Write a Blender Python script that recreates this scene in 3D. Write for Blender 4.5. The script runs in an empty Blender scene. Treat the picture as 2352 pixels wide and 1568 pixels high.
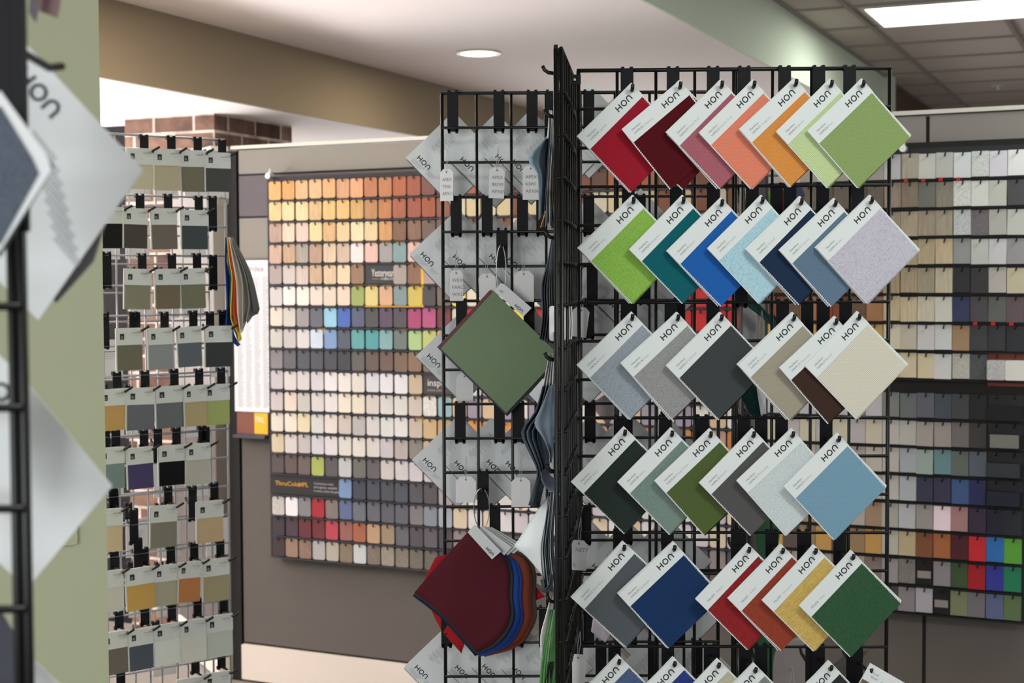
import bpy, math, random
from mathutils import Vector, Matrix
random.seed(7)
S = bpy.context.scene
COL = S.collection
D = bpy.data
R = math.radians

# ------------------------------------------------------------------ camera, world, exposure
FPX, W, H = 3450.0, 2352.0, 1568.0
CAM = Vector((0, 0, 1.6))
PITCH, ROLL = R(2.4), R(0.25)
cd = D.cameras.new('camera'); cam = D.objects.new('camera', cd); COL.objects.link(cam)
cam.matrix_world = (Matrix.Translation(CAM) @ Matrix.Rotation(R(90) - PITCH, 4, 'X') @ Matrix.Rotation(-ROLL, 4, 'Z'))
cd.sensor_width = 36; cd.lens = FPX / W * 36; cd.clip_start = .05; cd.clip_end = 100
cd.dof.use_dof = True; cd.dof.focus_distance = 2.88; cd.dof.aperture_fstop = 6.6; cd.dof.aperture_blades = 7
S.camera = cam
S.view_settings.view_transform = 'Standard'; S.view_settings.look = 'None'
S.view_settings.gamma = 1; S.view_settings.use_curve_mapping = False
S.view_settings.exposure = 0.0
wd = D.worlds.new('world'); S.world = wd; wd.use_nodes = True
wd.node_tree.nodes['Background'].inputs[0].default_value = (.93, .97, 1, 1)
wd.node_tree.nodes['Background'].inputs[1].default_value = .95

def area(name, loc, size, power, color=(1, 1, 1), rot=(0, 0, 0), spread=180):
    l = D.lights.new(name, 'AREA'); l.shape = 'RECTANGLE'; l.size, l.size_y = size
    l.energy = power; l.color = color; l.spread = R(spread)
    o = D.objects.new(name, l); COL.objects.link(o); o.location = loc; o.rotation_euler = rot
    return o
SKEW = R(23.7)                                   # the direction the ceiling lines run
DV = Vector((math.sin(SKEW), math.cos(SKEW), 0)); DU = Vector((math.cos(SKEW), -math.sin(SKEW), 0))
H_TBAR, H_GYP, H_LOW = 2.918, 2.592, 2.31
def sk(a, t, z):                                 # a: offset across the ceiling lines, t: distance along them
    return DV * t + DU * a + Vector((0, 0, z))
# added unseen fill behind camera and ceiling uplight; then daylight of rear windows
area('camera_side_fill', (-2.4, -1.8, 1.75), (2.6, 1.6), 92, (.97, .985, 1), (R(102), 0, R(-38)))
area('ceiling_uplight', (-4.4, 5.2, .9), (5.0, 1.8), 540, (1, .975, .98), (R(158), 0, R(-90)), 112)
area('shopfront_daylight', (-1.2, 11.6, 1.3), (4.4, 1.3), 210, (1, .98, .98), (R(100), 0, R(180 - 10)))

# ------------------------------------------------------------------ measuring tools
M3 = cam.matrix_world.to_3x3()
def ray(px, py): return M3 @ Vector(((px - W / 2) / FPX, (H / 2 - py) / FPX, -1))
def at(px, py, Y):
    d = ray(px, py); return CAM + d * (Y / d.y)
def onpl(px, py, p0, n):
    d = ray(px, py); return CAM + d * ((p0 - CAM).dot(n) / d.dot(n))
def lin(c):
    c = c / 255.0
    return c / 12.92 if c <= .04045 else ((c + .055) / 1.055) ** 2.4
def rgbf(c, g=1.2):
    m = sum(c)/3; return rgb([x*.9 + m*.1 for x in c], g)
def rgb(c, g=1.0): return tuple(min(.9, lin(x) * g) for x in c) + (1,)

# ------------------------------------------------------------------ materials
def newmat(name):
    m = D.materials.new(name); m.use_nodes = True
    nt = m.node_tree; return m, nt, nt.nodes['Principled BSDF']
def plain(name, c, rough=.6, metal=0, spec=.4, bump=None, vary=0, vscale=8):
    m, nt, b = newmat(name); N, L = nt.nodes, nt.links
    b.inputs['Base Color'].default_value = rgb(c); b.inputs['Roughness'].default_value = rough
    b.inputs['Metallic'].default_value = metal; b.inputs['Specular IOR Level'].default_value = spec
    tc = N.new('ShaderNodeTexCoord')
    if vary:
        n = N.new('ShaderNodeTexNoise'); n.inputs['Scale'].default_value = vscale; n.inputs['Detail'].default_value = 4
        r = N.new('ShaderNodeMapRange'); r.inputs[3].default_value = 1 - vary; r.inputs[4].default_value = 1 + vary
        mx = N.new('ShaderNodeVectorMath'); mx.operation = 'SCALE'; mx.inputs[0].default_value = rgb(c)[:3]
        L.new(tc.outputs['Object'], n.inputs['Vector']); L.new(n.outputs[0], r.inputs[0]); L.new(r.outputs[0], mx.inputs['Scale'])
        L.new(mx.outputs[0], b.inputs['Base Color'])
    if bump:
        n2 = N.new('ShaderNodeTexNoise'); n2.inputs['Scale'].default_value = bump[0]
        bp = N.new('ShaderNodeBump'); bp.inputs['Strength'].default_value = bump[1]; bp.inputs['Distance'].default_value = bump[2]
        L.new(tc.outputs['Object'], n2.inputs['Vector']); L.new(n2.outputs[0], bp.inputs['Height']); L.new(bp.outputs[0], b.inputs['Normal'])
    return m
def own_colour(name, kind, rough=.6):
    """one material for many things; the colour of each comes from the object itself"""
    m, nt, b = newmat(name); N, L = nt.nodes, nt.links
    b.inputs['Roughness'].default_value = rough
    oi = N.new('ShaderNodeObjectInfo'); tc = N.new('ShaderNodeTexCoord')
    sc = N.new('ShaderNodeVectorMath'); sc.operation = 'SCALE'; L.new(oi.outputs['Color'], sc.inputs[0]); L.new(sc.outputs[0], b.inputs['Base Color'])
    def rng(src, lo, hi, a=0, z=1):
        r = N.new('ShaderNodeMapRange'); r.inputs[1].default_value = a; r.inputs[2].default_value = z
        r.inputs[3].default_value = lo; r.inputs[4].default_value = hi; L.new(src, r.inputs[0]); return r.outputs[0]
    def mul(a, c):
        x = N.new('ShaderNodeMath'); x.operation = 'MULTIPLY'; L.new(a, x.inputs[0]); L.new(c, x.inputs[1]); return x.outputs[0]
    def noise(scale, stretch=(1, 1, 1), detail=3):
        mp = N.new('ShaderNodeMapping'); mp.inputs['Scale'].default_value = stretch; L.new(tc.outputs['Object'], mp.inputs[0])
        ad = N.new('ShaderNodeVectorMath'); ad.operation = 'ADD'; L.new(mp.outputs[0], ad.inputs[0]); L.new(oi.outputs['Random'], ad.inputs[1])
        n = N.new('ShaderNodeTexNoise'); n.inputs['Scale'].default_value = scale; n.inputs['Detail'].default_value = detail
        L.new(ad.outputs[0], n.inputs['Vector']); return n.outputs[0]
    if kind in ('rib', 'weave', 'slub', 'felt'):
        b.inputs['Specular IOR Level'].default_value = .15
        if kind != 'felt':
            w = N.new('ShaderNodeTexWave'); w.bands_direction = 'Y'; w.inputs['Scale'].default_value = 105 if kind == 'rib' else 170
            w.inputs['Distortion'].default_value = .8 if kind == 'rib' else 2.5; w.inputs['Detail'].default_value = 1; w.inputs['Detail Scale'].default_value = 3
            L.new(tc.outputs['Object'], w.inputs['Vector']); lines = rng(w.outputs[1], .80, 1.13)
            if kind == 'rib':
                w2 = N.new('ShaderNodeTexWave'); w2.bands_direction = 'DIAGONAL'; w2.inputs['Scale'].default_value = 190; w2.inputs['Distortion'].default_value = 1
                L.new(tc.outputs['Object'], w2.inputs['Vector']); lines = mul(lines, rng(w2.outputs[1], .93, 1.06))
            fine = rng(noise(900 if kind == 'rib' else 650, (1, 2, 1)), .86, 1.14, .3, .7)
        else:
            lines = rng(noise(12), .97, 1.03); fine = rng(noise(700), .93, 1.06, .3, .7)
        tot = mul(lines, fine)
        if kind == 'slub': tot = mul(tot, rng(noise(120, (1, 6, 1)), .82, 1.25, .3, .7))
        if kind == 'weave': tot = mul(tot, rng(noise(420), .72, 1.1, .25, .5))
        L.new(tot, sc.inputs['Scale'])
        bp = N.new('ShaderNodeBump'); bp.inputs['Strength'].default_value = .35; bp.inputs['Distance'].default_value = .0006
        L.new(tot, bp.inputs['Height']); L.new(bp.outputs[0], b.inputs['Normal'])
    elif kind == 'wood':
        g = noise(60, (3, 3, .22), 5); L.new(rng(g, .84, 1.14, .3, .7), sc.inputs['Scale'])
    elif kind == 'stone':
        g = noise(150, (1, 1, 1), 6); L.new(rng(g, .8, 1.18, .32, .68), sc.inputs['Scale'])
    else:
        g = noise(25); L.new(rng(g, .97, 1.03), sc.inputs['Scale'])
    return m
MT = {
 'wire': plain('black_wire', (9, 10, 10), .36, 0, .4),
 'plate': plain('black_plate', (15, 16, 20), .6, 0, .22, vary=.1, vscale=60),
 'chrome': plain('zinc_wire', (176, 178, 186), .3, .35),
 'ringsteel': plain('steel_ring', (190, 190, 185), .25, 1),
 'card': plain('white_card', (222, 227, 227), .5, 0, .35, vary=.015, vscale=6),
 'tag': plain('tag_paper', (226, 226, 226), .7, 0, .2, vary=.02, vscale=20),
 'ink': plain('dark_ink', (42, 48, 48), .6),
 'grayink': plain('grey_ink', (130, 134, 136), .7),
 'paleink': plain('pale_ink', (178, 182, 184), .7),
 'gyp': plain('white_ceiling_paint', (240, 231, 229), .9, 0, .2, bump=(9, .12, .02), vary=.02, vscale=2),
 'lowgyp': plain('rear_ceiling_paint', (236, 228, 226), .9, 0, .2),
 'tile': plain('ceiling_tile', (202, 192, 186), .95, 0, .1, bump=(160, .2, .002), vary=.02, vscale=30),
 'tee': plain('ceiling_tee', (150, 142, 138), .6),
 'soffit': plain('taupe_paint', (150, 136, 116), .85, 0, .2, vary=.012, vscale=3),
 'step': plain('pale_green_paint', (204, 212, 194), .8, 0, .2, vary=.012, vscale=3),
 'wallgreen': plain('sage_paint', (178, 182, 152), .8, 0, .25, bump=(300, .1, .001), vary=.01, vscale=3),
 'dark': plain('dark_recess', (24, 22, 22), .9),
 'brown_unlit': plain('brown_wall_and_unlit_step', (92, 72, 58), .85),  # rear wall brown; on the far step face it stands for shade
 'ptop': plain('partition_light_fabric', (142, 138, 134), .9, 0, .1, bump=(400, .2, .001), vary=.02, vscale=20),
 'pmid': plain('partition_mauve_fabric', (108, 102, 108), .9, 0, .1, bump=(400, .2, .001), vary=.02, vscale=20),
 'plow': plain('partition_taupe_fabric', (98, 93, 90), .9, 0, .1, bump=(400, .2, .001), vary=.03, vscale=12),
 'pcap': plain('partition_cap', (212, 208, 200), .5),
 'pbase': plain('partition_base', (212, 203, 192), .6),
 'joint': plain('joint_black', (18, 18, 18), .7),
 'board': plain('board_black', (34, 35, 40), .5, 0, .4),
 'rail': plain('rail_grey', (66, 66, 76), .45, 0, .4),
 'blackgap': plain('board_gap_black', (14, 14, 15), .6),  # flat black of ledges, rails, trays and label holders
 'steel': plain('standoff_steel', (200, 200, 198), .3, .6),
 'floor': plain('floor_carpet', (128, 122, 116), .95, 0, .1, bump=(250, .5, .003), vary=.1, vscale=40),
 'yellow': plain('yellow_card', (232, 176, 40), .6),
 'paper': plain('poster_paper', (220, 221, 230), .5, vary=.01),
 'photo': plain('printed_brown_photo', (120, 72, 60), .5, vary=.35, vscale=7),
 'orange_line': plain('orange_print', (205, 140, 70), .6),
 'red': plain('red_sticker', (190, 30, 28), .5),
 'white_ink': plain('white_print', (226, 226, 224), .6),
 'gold_ink': plain('gold_print', (214, 160, 50), .6),
 'rib': own_colour('ribbed_fabric', 'rib', .9), 'weave': own_colour('melange_fabric', 'weave', .9),
 'slub': own_colour('slub_fabric', 'slub', .9), 'felt': own_colour('plain_fabric', 'felt', .9),
 'vinyl': own_colour('coated_fabric', 'plain', .45),
 'lam': own_colour('laminate', 'plain', .42), 'wood': own_colour('wood_laminate', 'wood', .5), 'stone': own_colour('stone_laminate', 'stone', .45),
}
def emis(name, c, s):
    m, nt, b = newmat(name); b.inputs['Base Color'].default_value = (.8, .8, .8, 1)
    b.inputs['Emission Color'].default_value = (*c, 1); b.inputs['Emission Strength'].default_value = s; return m
MT['diffuser'] = emis('light_diffuser', (.97, 1, .96), 5)
MT['lamp'] = emis('lamp_glow', (1, .95, .72), 6)
def glassmat():
    m, nt, b = newmat('window_glass'); b.inputs['Transmission Weight'].default_value = 1; b.inputs['Roughness'].default_value = 0
    b.inputs['IOR'].default_value = 1.05; return m
MT['glass'] = glassmat()
def brickmat():
    m, nt, b = newmat('brick'); N, L = nt.nodes, nt.links
    tc = N.new('ShaderNodeTexCoord'); sp = N.new('ShaderNodeSeparateXYZ'); L.new(tc.outputs['Object'], sp.inputs[0])
    ad = N.new('ShaderNodeMath'); L.new(sp.outputs[0], ad.inputs[0]); L.new(sp.outputs[1], ad.inputs[1])
    cb = N.new('ShaderNodeCombineXYZ'); L.new(ad.outputs[0], cb.inputs[0]); L.new(sp.outputs[2], cb.inputs[1])
    br = N.new('ShaderNodeTexBrick'); L.new(cb.outputs[0], br.inputs[0]); br.inputs['Scale'].default_value = 1
    br.inputs['Brick Width'].default_value = .21; br.inputs['Row Height'].default_value = .0745; br.inputs['Mortar Size'].default_value = .0065
    br.inputs['Color1'].default_value = rgb((84, 58, 50)); br.inputs['Color2'].default_value = rgb((128, 100, 84)); br.inputs['Mortar'].default_value = rgb((196, 184, 174))
    br.inputs['Bias'].default_value = 0
    n = N.new('ShaderNodeTexNoise'); n.inputs['Scale'].default_value = 14; L.new(tc.outputs['Object'], n.inputs[0])
    r = N.new('ShaderNodeMapRange'); r.inputs[1].default_value = .3; r.inputs[2].default_value = .7; r.inputs[3].default_value = .65; r.inputs[4].default_value = 1.35; L.new(n.outputs[0], r.inputs[0])
    v = N.new('ShaderNodeVectorMath'); v.operation = 'SCALE'; L.new(br.outputs[0], v.inputs[0]); L.new(r.outputs[0], v.inputs['Scale']); L.new(v.outputs[0], b.inputs['Base Color'])
    bp = N.new('ShaderNodeBump'); bp.invert = True; bp.inputs['Distance'].default_value = .006; L.new(br.outputs[1], bp.inputs['Height']); L.new(bp.outputs[0], b.inputs['Normal'])
    b.inputs['Roughness'].default_value = .9
    return m
MT['brick'] = brickmat()

# ------------------------------------------------------------------ mesh tools
class MB:
    def __init__(s): s.v = []; s.f = []; s.mi = []; s.m = 0
    def add(s, vs, fs):
        o = len(s.v); s.v += [tuple(v) for v in vs]; s.f += [tuple(i + o for i in f) for f in fs]; s.mi += [s.m] * len(fs)
    def box(s, x0, x1, y0, y1, z0, z1, bev=0):
        if bev <= 0:
            s.add([(x0,y0,z0),(x1,y0,z0),(x1,y1,z0),(x0,y1,z0),(x0,y0,z1),(x1,y0,z1),(x1,y1,z1),(x0,y1,z1)],
                  [(3,2,1,0),(4,5,6,7),(0,1,5,4),(1,2,6,5),(2,3,7,6),(3,0,4,7)])
        else:                                   # bevel the outline seen along y
            s.prism(rrect(x0, x1, z0, z1, bev), y0, y1, 'y')
    def prism(s, pts, a, b, axis='z'):
        n = len(pts)
        def P(p, h): return (p[0], p[1], h) if axis == 'z' else (p[0], h, p[1])
        vs = [P(p, a) for p in pts] + [P(p, b) for p in pts]
        fs = [tuple(range(n)), tuple(range(2 * n - 1, n - 1, -1))] + [(i, n + i, n + (i + 1) % n, (i + 1) % n) for i in range(n)]
        if axis == 'z': fs = [tuple(reversed(f)) for f in fs]
        s.add(vs, fs)
    def tube(s, path, r, sides=8, taper=None):
        path = [Vector(p) for p in path]; n = len(path); vs = []; up = None
        for i, p in enumerate(path):
            t = (path[min(i + 1, n - 1)] - path[max(i - 1, 0)]).normalized()
            if up is None: up = Vector((0, 0, 1)) if abs(t.z) < .9 else Vector((1, 0, 0))
            a = t.cross(up).normalized(); b = t.cross(a).normalized(); up = -b if (-b).dot(up) > 0 else b
            rr = r if taper is None else taper[i]
            for k in range(sides):
                q = 2 * math.pi * k / sides; vs.append(p + (a * math.cos(q) + b * math.sin(q)) * rr)
        fs = []
        for i in range(n - 1):
            for k in range(sides):
                k2 = (k + 1) % sides; fs.append((i*sides + k, i*sides + k2, (i+1)*sides + k2, (i+1)*sides + k))
        fs += [tuple(reversed(range(sides))), tuple(range((n-1)*sides, n*sides))]
        s.add(vs, fs)
    def ring(s, c, r, tr, ax1, ax2, n=28, sides=6):
        c = Vector(c); ax1 = Vector(ax1); ax2 = Vector(ax2)
        s.tube([c + ax1 * math.cos(2*math.pi*i/n) * r + ax2 * math.sin(2*math.pi*i/n) * r for i in range(n + 1)], tr, sides)
    def mesh(s, name, mats):
        me = D.meshes.new(name); me.from_pydata(s.v, [], s.f); me.update()
        for m in (mats if isinstance(mats, (list, tuple)) else [mats]): me.materials.append(MT[m] if isinstance(m, str) else m)
        me.polygons.foreach_set('material_index', s.mi)
        return me
    def build(s, name, mats, parent=None, smooth=False, **kw):
        me = s.mesh(name, mats)
        if smooth: me.polygons.foreach_set('use_smooth', [True] * len(me.polygons))
        return link(me, name, parent, **kw)
def link(me, name, parent=None, color=None, mw=None, **kw):
    o = D.objects.new(name, me); COL.objects.link(o)
    if parent: o.parent = parent
    if mw is not None: o.matrix_basis = mw
    if color: o.color = color
    for k, v in kw.items(): o[k] = v
    return o
def root(name, label, cat, mw, group=None):
    o = D.objects.new(name, None); COL.objects.link(o); o.matrix_world = mw; o.empty_display_size = .03
    o['label'] = label; o['category'] = cat
    if group: o['group'] = group
    return o
def children_of(o): return [c for c in KIDS.get(o.name, [])]
KIDS = {}
def rrect(x0, x1, z0, z1, r, n=4):
    p = []
    for cx, cz, a0 in ((x1-r, z1-r, 0), (x0+r, z1-r, 90), (x0+r, z0+r, 180), (x1-r, z0+r, 270)):
        for i in range(n + 1):
            a = R(a0 + 90 * i / n); p.append((cx + r*math.cos(a), cz + r*math.sin(a)))
    return p
def frame(o, ex, ez):
    ex = Vector(ex).normalized(); ez = Vector(ez).normalized(); ey = ez.cross(ex).normalized()
    m = Matrix((ex, ey, ez)).transposed().to_4x4(); m.translation = Vector(o); return m
_tc = {}
def text_mesh(s, size, mat, name='lettering', align='LEFT'):
    k = (s, round(size, 5), mat, align)
    if k in _tc: return _tc[k]
    cu = D.curves.new('t', 'FONT'); cu.body = s; cu.size = size; cu.align_x = align; cu.resolution_u = 2
    o = D.objects.new('t', cu); COL.objects.link(o)
    dg = bpy.context.evaluated_depsgraph_get(); dg.update()
    me = D.meshes.new_from_object(o.evaluated_get(dg)); D.objects.remove(o)
    me.name = name; me.materials.clear(); me.materials.append(MT[mat]); _tc[k] = me
    return me
def logo_mesh(h, name='logo', mat='ink'):
    """H, ring O and arched N, origin in the middle, height h"""
    b = MB(); t = h * .19; z0, z1 = 0, .0003; w = h * .95
    x = -h * 1.70
    b.box(x, x+t, -h/2, h/2, z0, z1); b.box(x+w-t, x+w, -h/2, h/2, z0, z1); b.box(x+t, x+w-t, -t/2, t/2, z0, z1)
    def arc(cx, cy, r, a0, a1, n=20):
        for i in range(n):
            p, q = a0 + (a1-a0)*i/n, a0 + (a1-a0)*(i+1)/n
            pts = [(cx+(r-t)*math.cos(p), cy+(r-t)*math.sin(p)), (cx+r*math.cos(p), cy+r*math.sin(p)), (cx+r*math.cos(q), cy+r*math.sin(q)), (cx+(r-t)*math.cos(q), cy+(r-t)*math.sin(q))]
            b.prism(pts, z0, z1)
    r = h * .54; arc(0, 0, r, 0, 2*math.pi, 28)
    cx = h * 1.2; r2 = w / 2
    b.box(cx-r2, cx-r2+t, -h/2, h/2-r2, z0, z1); b.box(cx+r2-t, cx+r2, -h/2, h/2-r2, z0, z1); arc(cx, h/2-r2, r2, 0, math.pi, 14)
    b.box(cx+r2+h*.08, cx+r2+h*.12, -h/2, -h/2+h*.05, z0, z1)
    return b.mesh(name, mat)

# colour words for labels
def cname(c):
    r, g, b = c; mx, mn = max(c), min(c); l = (mx + mn) / 2; s = mx - mn
    if s < 16:
        base = 'white' if l > 208 else 'pale grey' if l > 175 else 'grey' if l > 120 else 'dark grey' if l > 62 else 'black'
        if s >= 8 and r == mx and l > 120: base = 'off-white' if l > 205 else 'warm ' + base.replace('pale ', '')
        return base
    h = (60 * ((g-b)/s) if mx == r else 60 * (2+(b-r)/s) if mx == g else 60 * (4+(r-g)/s)) % 360
    d = 'pale ' if l > 175 else 'dark ' if l < 75 else ''
    if h < 15 or h >= 345: n = 'pink' if l > 120 else ('maroon' if l < 75 else 'red') if s > 70 else 'mauve brown'
    elif h < 48:
        n = ('cream' if l > 200 else 'beige' if l > 150 else 'taupe' if l > 90 else 'dark brown') if s < 60 else \
            ('peach' if l > 185 else 'honey' if r > 195 else 'orange brown' if r > 140 else 'brown')
        return n
    elif h < 70: n = 'yellow' if s > 60 else ('cream' if l > 180 else 'khaki')
    elif h < 160: n = 'green' if s > 30 else 'grey green'
    elif h < 200: n = 'teal' if s > 40 else 'grey blue'
    elif h < 255: n = 'blue' if s > 40 else 'slate'
    elif h < 300: n = 'purple' if s > 25 else 'mauve grey'
    else: n = 'magenta' if s > 60 else 'mauve grey'
    return d + n
ORD = ['zeroth','first','second','third','fourth','fifth','sixth','seventh','eighth','ninth','tenth','eleventh','twelfth','thirteenth','fourteenth','fifteenth','sixteenth','seventeenth','eighteenth','nineteenth']

# ------------------------------------------------------------------ the room
def slab(name, pts, z0, z1, mat, **kw):
    b = MB(); b.prism([(p[0], p[1]) for p in pts], z0, z1); return b.build(name, mat, **kw)
slab('floor', [(-8, -5), (9, -5), (9, 14), (-8, 14)], -.05, 0, 'floor', kind='structure')
A_ST, A_SO = -1.742, -3.44
def band(a0, a1, t0, t1): return [sk(a0, t0, 0), sk(a1, t0, 0), sk(a1, t1, 0), sk(a0, t1, 0)]
slab('ceiling', band(A_SO, A_ST - .012, -3, 15), H_GYP, H_GYP + .06, 'gyp', kind='structure')
slab('ceiling', band(A_SO - 5, A_SO - .02, 0, 13), H_LOW, H_LOW + .06, 'lowgyp', kind='structure')
slab('trim_1', band(A_SO - .02, A_SO, -1, 15), H_LOW, H_GYP + .06, 'soffit', kind='structure')
slab('trim_2', band(A_ST - .012, A_ST, -3, 10.2), H_GYP, H_TBAR + .06, 'step', kind='structure')
slab('trim_3', band(A_ST, A_ST + .05, 10.05, 10.2), H_GYP, H_TBAR, 'step', kind='structure')
slab('trim_4', band(A_ST - .012, A_ST, 10.2, 12.65), H_GYP, H_TBAR + .06, 'brown_unlit', kind='structure')  # same step carried on; its unlit look is put in as brown
tb = slab('ceiling', band(A_ST, 6, -3, 13), H_TBAR, H_TBAR + .06, 'tile', kind='structure')
b = MB()
TA0, TT0, TS, TL = -1.46, 7.41, .671, .64
for i in range(13):
    a = TA0 + (i - 0) * TS
    b.prism(band(a - .012, a + .012, -3, 13), H_TBAR - .012, H_TBAR)
for j in range(-15, 11):
    t = TT0 + j * TL
    b.prism(band(A_ST, 6, t - .012, t + .012), H_TBAR - .010, H_TBAR)
b.prism(band(A_ST, A_ST + .022, -3, 13), H_TBAR - .012, H_TBAR)
b.build('ceiling_grid', 'tee', tb, kind='structure')

slab('wall_right_rear', band(A_ST - .5, 6, 12.7, 12.8), 0, H_TBAR, 'brown_unlit', kind='structure')  # added rear wall, also stops light leaking in from behind
# wall at the left and its switch
we = at(226, 0, 3.2); we.z = 0
mw = frame((we.x, we.y, 0), -DU, (0, 0, 1))
b = MB(); b.box(0, 2.5, -.14, 0, 0, 2.9)
WU = Vector((math.cos(R(17)), math.sin(R(17)), 0)); mwl = frame((we.x, we.y, 0), WU, (0, 0, 1))
b = MB(); b.box(-2.5, 0, 0, .14, 0, 3.0); b.build('wall_left', 'wallgreen', mw=mwl, kind='structure')
pw = onpl(178, 1249, Vector((we.x, we.y, 0)), Vector((WU.y, -WU.x, 0)))
sw = root('light_switch', 'pale green light switch plate on the sage wall, half hidden by a white card', 'light switch', frame((pw.x, pw.y, pw.z), WU, (0, 0, 1)))
b = MB(); b.box(-.115, 0, -.008, -.001, 0, .115, .006); b.build('switch_plate', 'wallgreen', sw)
b = MB(); b.box(-.075, -.04, -.011, -.008, .03, .085, .002); b.build('rocker', 'wallgreen', sw)

# brick column, rear wall with a window
pc = at(492, 300, 6.45)
bc = frame((pc.x, pc.y, 0), DU, (0, 0, 1))
b = MB(); b.box(-.47, 0, 0, .62, 0, H_LOW); b.build('wall_column', 'brick', mw=bc, kind='structure')
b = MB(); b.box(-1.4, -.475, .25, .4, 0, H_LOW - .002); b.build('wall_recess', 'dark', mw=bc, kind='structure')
b = MB(); b.box(-7, 7, 0, .1, 0, .55); b.box(-7, 7, 0, .1, 2.1, H_TBAR); b.box(-7, -3.4, 0, .1, .55, 2.1); b.box(3.5, 7, 0, .1, .55, 2.1)
wb = b.build('wall_back', 'lowgyp', mw=Matrix.Translation((0, 12.2, 0)), kind='structure')
b = MB()
for x in (-3.4, -1.7, 0, 1.7, 3.45): b.box(x, x + .05, -.02, .06, .55, 2.1)
for z in (.55, 2.05): b.box(-3.4, 3.5, -.02, .06, z, z + .05)
wf = b.build('window_1', 'pcap', mw=Matrix.Translation((0, 12.2, 0)), kind='structure')
b = MB(); b.box(-3.35, 3.45, .015, .021, .6, 2.05); b.build('window_pane', 'glass', wf, kind='structure')

# ceiling lights
def troffer(a, t, label):
    o = root('ceiling_light', label, 'ceiling light', frame(sk(a, t, H_TBAR), DU, (0, 0, 1)), 'fluorescent lights in the tiled ceiling')
    b = MB(); w, l = 1.22, .61
    b.box(0, w, 0, .02, -.016, 0); b.box(0, w, l-.02, l, -.016, 0); b.box(0, .02, .02, l-.02, -.016, 0); b.box(w-.02, w, .02, l-.02, -.016, 0)
    b.build('light_frame', 'pcap', o)
    b = MB(); b.box(.02, w-.02, .02, l-.02, -.012, -.004); b.build('diffuser', 'diffuser', o)
    p = sk(a + w/2, t + l/2, H_TBAR - .03)
    area('troffer_light', p, (1.1, .5), 24, (.93, 1, .90), (0, 0, -SKEW))
troffer(-1.41, 7.44, 'bright white rectangular light panel in the tiled ceiling, upper right corner')
for a, t, w_ in ((.05, 1.4, 'nearest'), (.05, 4.1, 'middle'), (2.3, 5.4, 'right-hand')):
    troffer(a, t, f'{w_} white ceiling light panel over the aisle outside the picture')
pd = at(1099, 128, 6.65)
dl = root('recessed_light', 'round glowing recessed downlight in the white ceiling', 'ceiling light', frame((pd.x, pd.y, H_GYP), (1, 0, 0), (0, 0, 1)))
b = MB(); n = 40
for i in range(n):
    p, q = 2*math.pi*i/n, 2*math.pi*(i+1)/n; f = lambda r, a: (r*math.cos(a), r*math.sin(a))
    b.prism([f(.080, p), f(.098, p), f(.098, q), f(.080, q)], -.006, 0)
b.build('trim_ring', 'pcap', dl)
b = MB(); b.prism([(.08*math.cos(2*math.pi*i/n), .08*math.sin(2*math.pi*i/n)) for i in range(n)], -.004, -.001); b.build('lamp_lens', 'lamp', dl)
sp = D.lights.new('downlight', 'AREA'); sp.shape = 'DISK'; sp.size = .15; sp.energy = 9; sp.color = (1, .86, .62)
so = D.objects.new('downlight', sp); COL.objects.link(so); so.location = (pd.x, pd.y, H_GYP - .012)
for dt in (1.9, 3.8):  # unseen downlights added nearer the camera to light the chip boards
    q = Vector((pd.x, pd.y, 0)) - DV*dt
    sp2 = sp.copy(); s3_ = D.objects.new('downlight', sp2); COL.objects.link(s3_); s3_.location = (q.x, q.y, H_GYP - .012); sp2.energy = 8
ps = at(2292, 196, 8.9); d = ray(2292, 196); ps = CAM + d * ((H_TBAR - 1.6) / d.z)
o = root('sprinkler', 'small round sprinkler head on the ceiling tiles', 'sprinkler', frame((ps.x, ps.y, H_TBAR), (1, 0, 0), (0, 0, 1)))
b = MB(); b.prism([(.045*math.cos(i*.39), .045*math.sin(i*.39)) for i in range(16)], -.008, -.0005); b.build('escutcheon', 'pcap', o)
b = MB(); b.tube([(0,0,-.008), (0,0,-.03)], .011); b.prism([(.02*math.cos(i*.52), .02*math.sin(i*.52)) for i in range(12)], -.034, -.03); b.build('nozzle', 'steel', o)

# ------------------------------------------------------------------ partition
PY = R(26.0)
p0 = at(545, 335, 5.94)
PU = Vector((math.cos(PY), -math.sin(PY), 0)); PN = Vector((-math.sin(PY), -math.cos(PY), 0))   # PN faces the room
PT = p0.z
part = root('office_partition', 'tall grey fabric office partition behind the sample boards', 'partition', frame((p0.x, p0.y, 0), PU, (0, 0, 1)))
def pu(px, py): return (onpl(px, py, Vector((p0.x, p0.y, 0)), PN) - p0).dot(PU)
def pz(px, py): return onpl(px, py, Vector((p0.x, p0.y, 0)), PN).z
LEN = 4.6
jx = [0, pu(1290, 400), pu(2131, 290), LEN]
zt = PT - .014
z1 = pz(600, 400); z2 = pz(600, 498); z3 = pz(600, 940)
for nm, za, zb, mat in (('upper_panel', z1, zt, 'ptop'), ('mauve_panel', z2, z1, 'pmid'), ('middle_panel', z3, z2, 'ptop'), ('lower_panel', .155, z3, 'plow')):
    for i in range(3):
        b = MB(); b.box(jx[i] + .006, jx[i+1] - .006, 0, .06, za + .004, zb - .004, .004); b.build(nm, mat, part)
b = MB(); b.box(0, LEN, .004, .056, .02, PT - .02); b.build('core', 'joint', part)
b = MB(); b.box(-.03, LEN, -.006, .066, PT - .013, PT, .004); b.build('top_cap', 'pcap', part)
b = MB(); b.box(0, LEN, -.012, .06, .01, .15, .004); b.build('base_cover', 'pbase', part)
b = MB(); b.box(-.05, -.004, -.004, .064, 0, PT - .02); b.build('corner_post', 'joint', part)
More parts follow.
